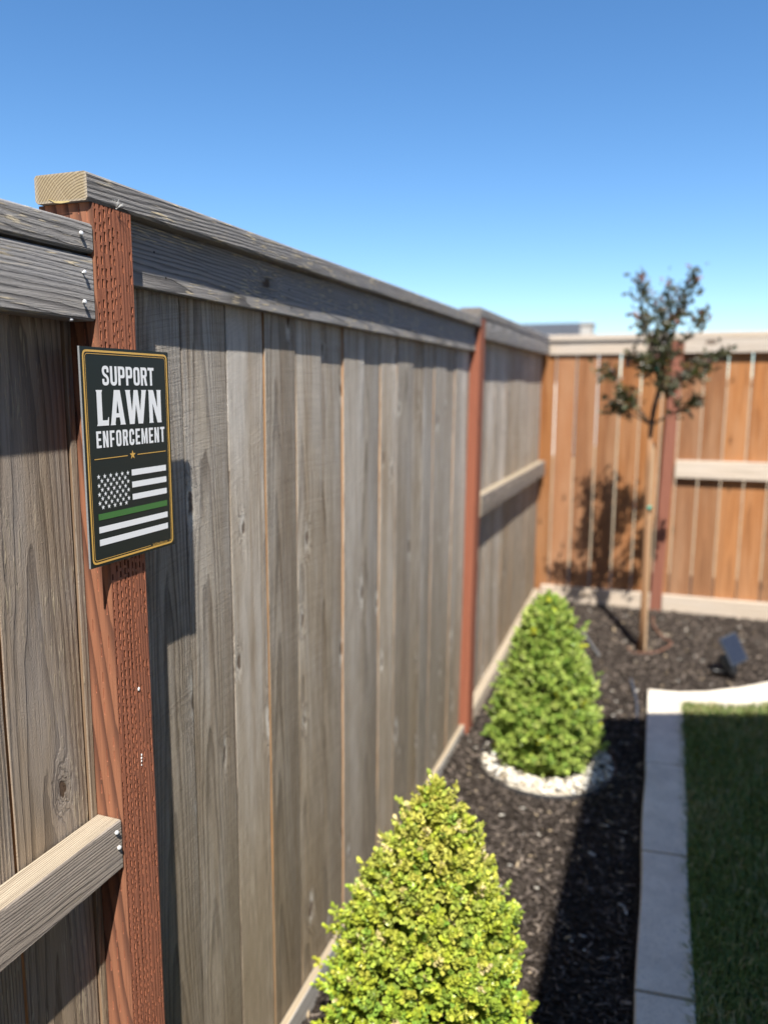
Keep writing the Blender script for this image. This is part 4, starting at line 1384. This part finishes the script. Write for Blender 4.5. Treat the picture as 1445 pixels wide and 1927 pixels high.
# ------------------------------------------------------------------ houses
def neighbour_house():
    root = thing('house', (-4.5, 18.0, .1), 'neighbouring house whose dark roof shows above the fence corner', 'house')
    stucco = plain('white_stucco', (.78, .75, .70), .9, .2, speck=.2, scale=8)
    grey_st = plain('grey_stucco', (.40, .385, .36), .9, .2, speck=.3, scale=8)
    X0, X1, Y0, Y1 = -10.0, -1.0, 16.3, 24.0
    bm = bmesh.new(); bm_box(bm, X0 + .3, X1 - .1, Y0 + .4, Y1, .05, 2.40)
    obj_bm('wall', bm, [stucco], root, (-5.5, 20, .1))
    N = NT('dark_shingles')
    s = N.sep(N.n('ShaderNodeNewGeometry').outputs['Position'])
    br = N.noise(N.vec(N.m('MULTIPLY', s[0], 3.0), N.m('MULTIPLY', s[1], 7.0), 0.0), 1.0, 3.0)
    shingle = N.done(N.bsdf(N.mix(br, (.045, .05, .06), (.085, .092, .105)), .85, None, .2))
    bm = bmesh.new()
    e0, rg = 2.36, 2.835
    ym = 17.5
    for (ya, za, yb, zb) in ((Y0, e0, ym, rg), (ym, rg, Y1, e0 - .9)):
        p = [(X0, ya, za), (X1 - .12, ya, za), (X1 - .12, yb, zb), (X0, yb, zb)]
        top = [bm.verts.new((x, y, z)) for x, y, z in p]; bot = [bm.verts.new((x, y, z - .08)) for x, y, z in p]
        bm.faces.new(top); bm.faces.new(bot[::-1])
        for k in range(4):
            bm.faces.new((top[k], bot[k], bot[(k + 1) % 4], top[(k + 1) % 4]))
    rf = obj_bm('roof', bm, [shingle], root, (-5, 17.5, 2.5))
    bm = bmesh.new(); bm_box(bm, -1.12, -.90, 16.25, 16.75, .08, 2.70)
    bm_box(bm, -1.14, -.88, 16.22, 16.78, 2.702, 2.74)
    obj_bm('chimney', bm, [grey_st], root, (-1, 16.5, .1))
    bm = bmesh.new()
    bm_box(bm, X0, X1 - .12, Y0 - .03, Y0 - .005, 2.22, 2.35)
    obj_bm('fascia', bm, [plain('pale_fascia', (.62, .60, .56), .7, .3)], root, (-5, Y0, 2.3))


def own_house():
    """The house behind the photographer: its gable throws the shadow that lies over the lawn and the kerb."""
    root = thing('house', (4.5, -3.0, gz(-1)), 'beige stucco house beside the lawn with a low gable roof', 'house')
    ex, ey, ez, pitch = 1.198, 1.645, 2.70, .458
    stucco = plain('beige_stucco', (.58, .50, .40), .9, .2, speck=.2, scale=30, bump=.004)
    bm = bmesh.new()
    rx = 4.6
    # gable wall and side wall as one solid prism
    x0, x1, yf, yb, zb = 1.55, 7.65, 1.20, -9.0, gz(0) - .2
    def top(x): return ez - .10 + pitch * ((x if x < rx else 2 * rx - x) - ex)
    pts = [(x0, zb), (x1, zb), (x1, top(x1)), (rx, top(rx)), (x0, top(x0))]
    f = [bm.verts.new((x, yf, z)) for x, z in pts]; b = [bm.verts.new((x, yb, z)) for x, z in pts]
    bm.faces.new(f); bm.faces.new(b[::-1])
    for k in range(5):
        bm.faces.new((f[k], b[k], b[(k + 1) % 5], f[(k + 1) % 5]))
    obj_bm('wall', bm, [stucco], root, (4.5, -3, 0))
    bm = bmesh.new()
    for sgn in (1, -1):
        xa = ex if sgn == 1 else 2 * rx - ex
        p = [(xa, ey, ez), (rx, ey, ez + pitch * (rx - ex)), (rx, yb - .4, ez + pitch * (rx - ex)), (xa, yb - .4, ez)]
        t = [bm.verts.new(q) for q in p]; u = [bm.verts.new((q[0], q[1], q[2] - .09)) for q in p]
        bm.faces.new(t); bm.faces.new(u[::-1])
        for k in range(4):
            bm.faces.new((t[k], u[k], u[(k + 1) % 4], t[(k + 1) % 4]))
    obj_bm('roof', bm, [plain('grey_shingles', (.13, .125, .12), .9, .2, speck=.6, scale=6)], root, (4.5, -3, 3))


def far_wall():  # made-up wall, added to keep bright sky out of the back fence gaps
    bm = bmesh.new()
    bm_box(bm, .50, 9.0, 9.0, 9.2, .05, 1.50)
    bm_box(bm, .48, 9.02, 8.98, 9.22, 1.502, 1.56)
    props(obj_bm('sky_blocking_wall', bm, [plain('tan_backing_wall', (.40, .33, .245), .9, .2, speck=.4, scale=12)], None, (4.5, 9.1, .1)),
          'added tan wall beyond the orange fence, hiding the sky in its gaps', 'wall')


neighbour_house()
own_house()
far_wall()
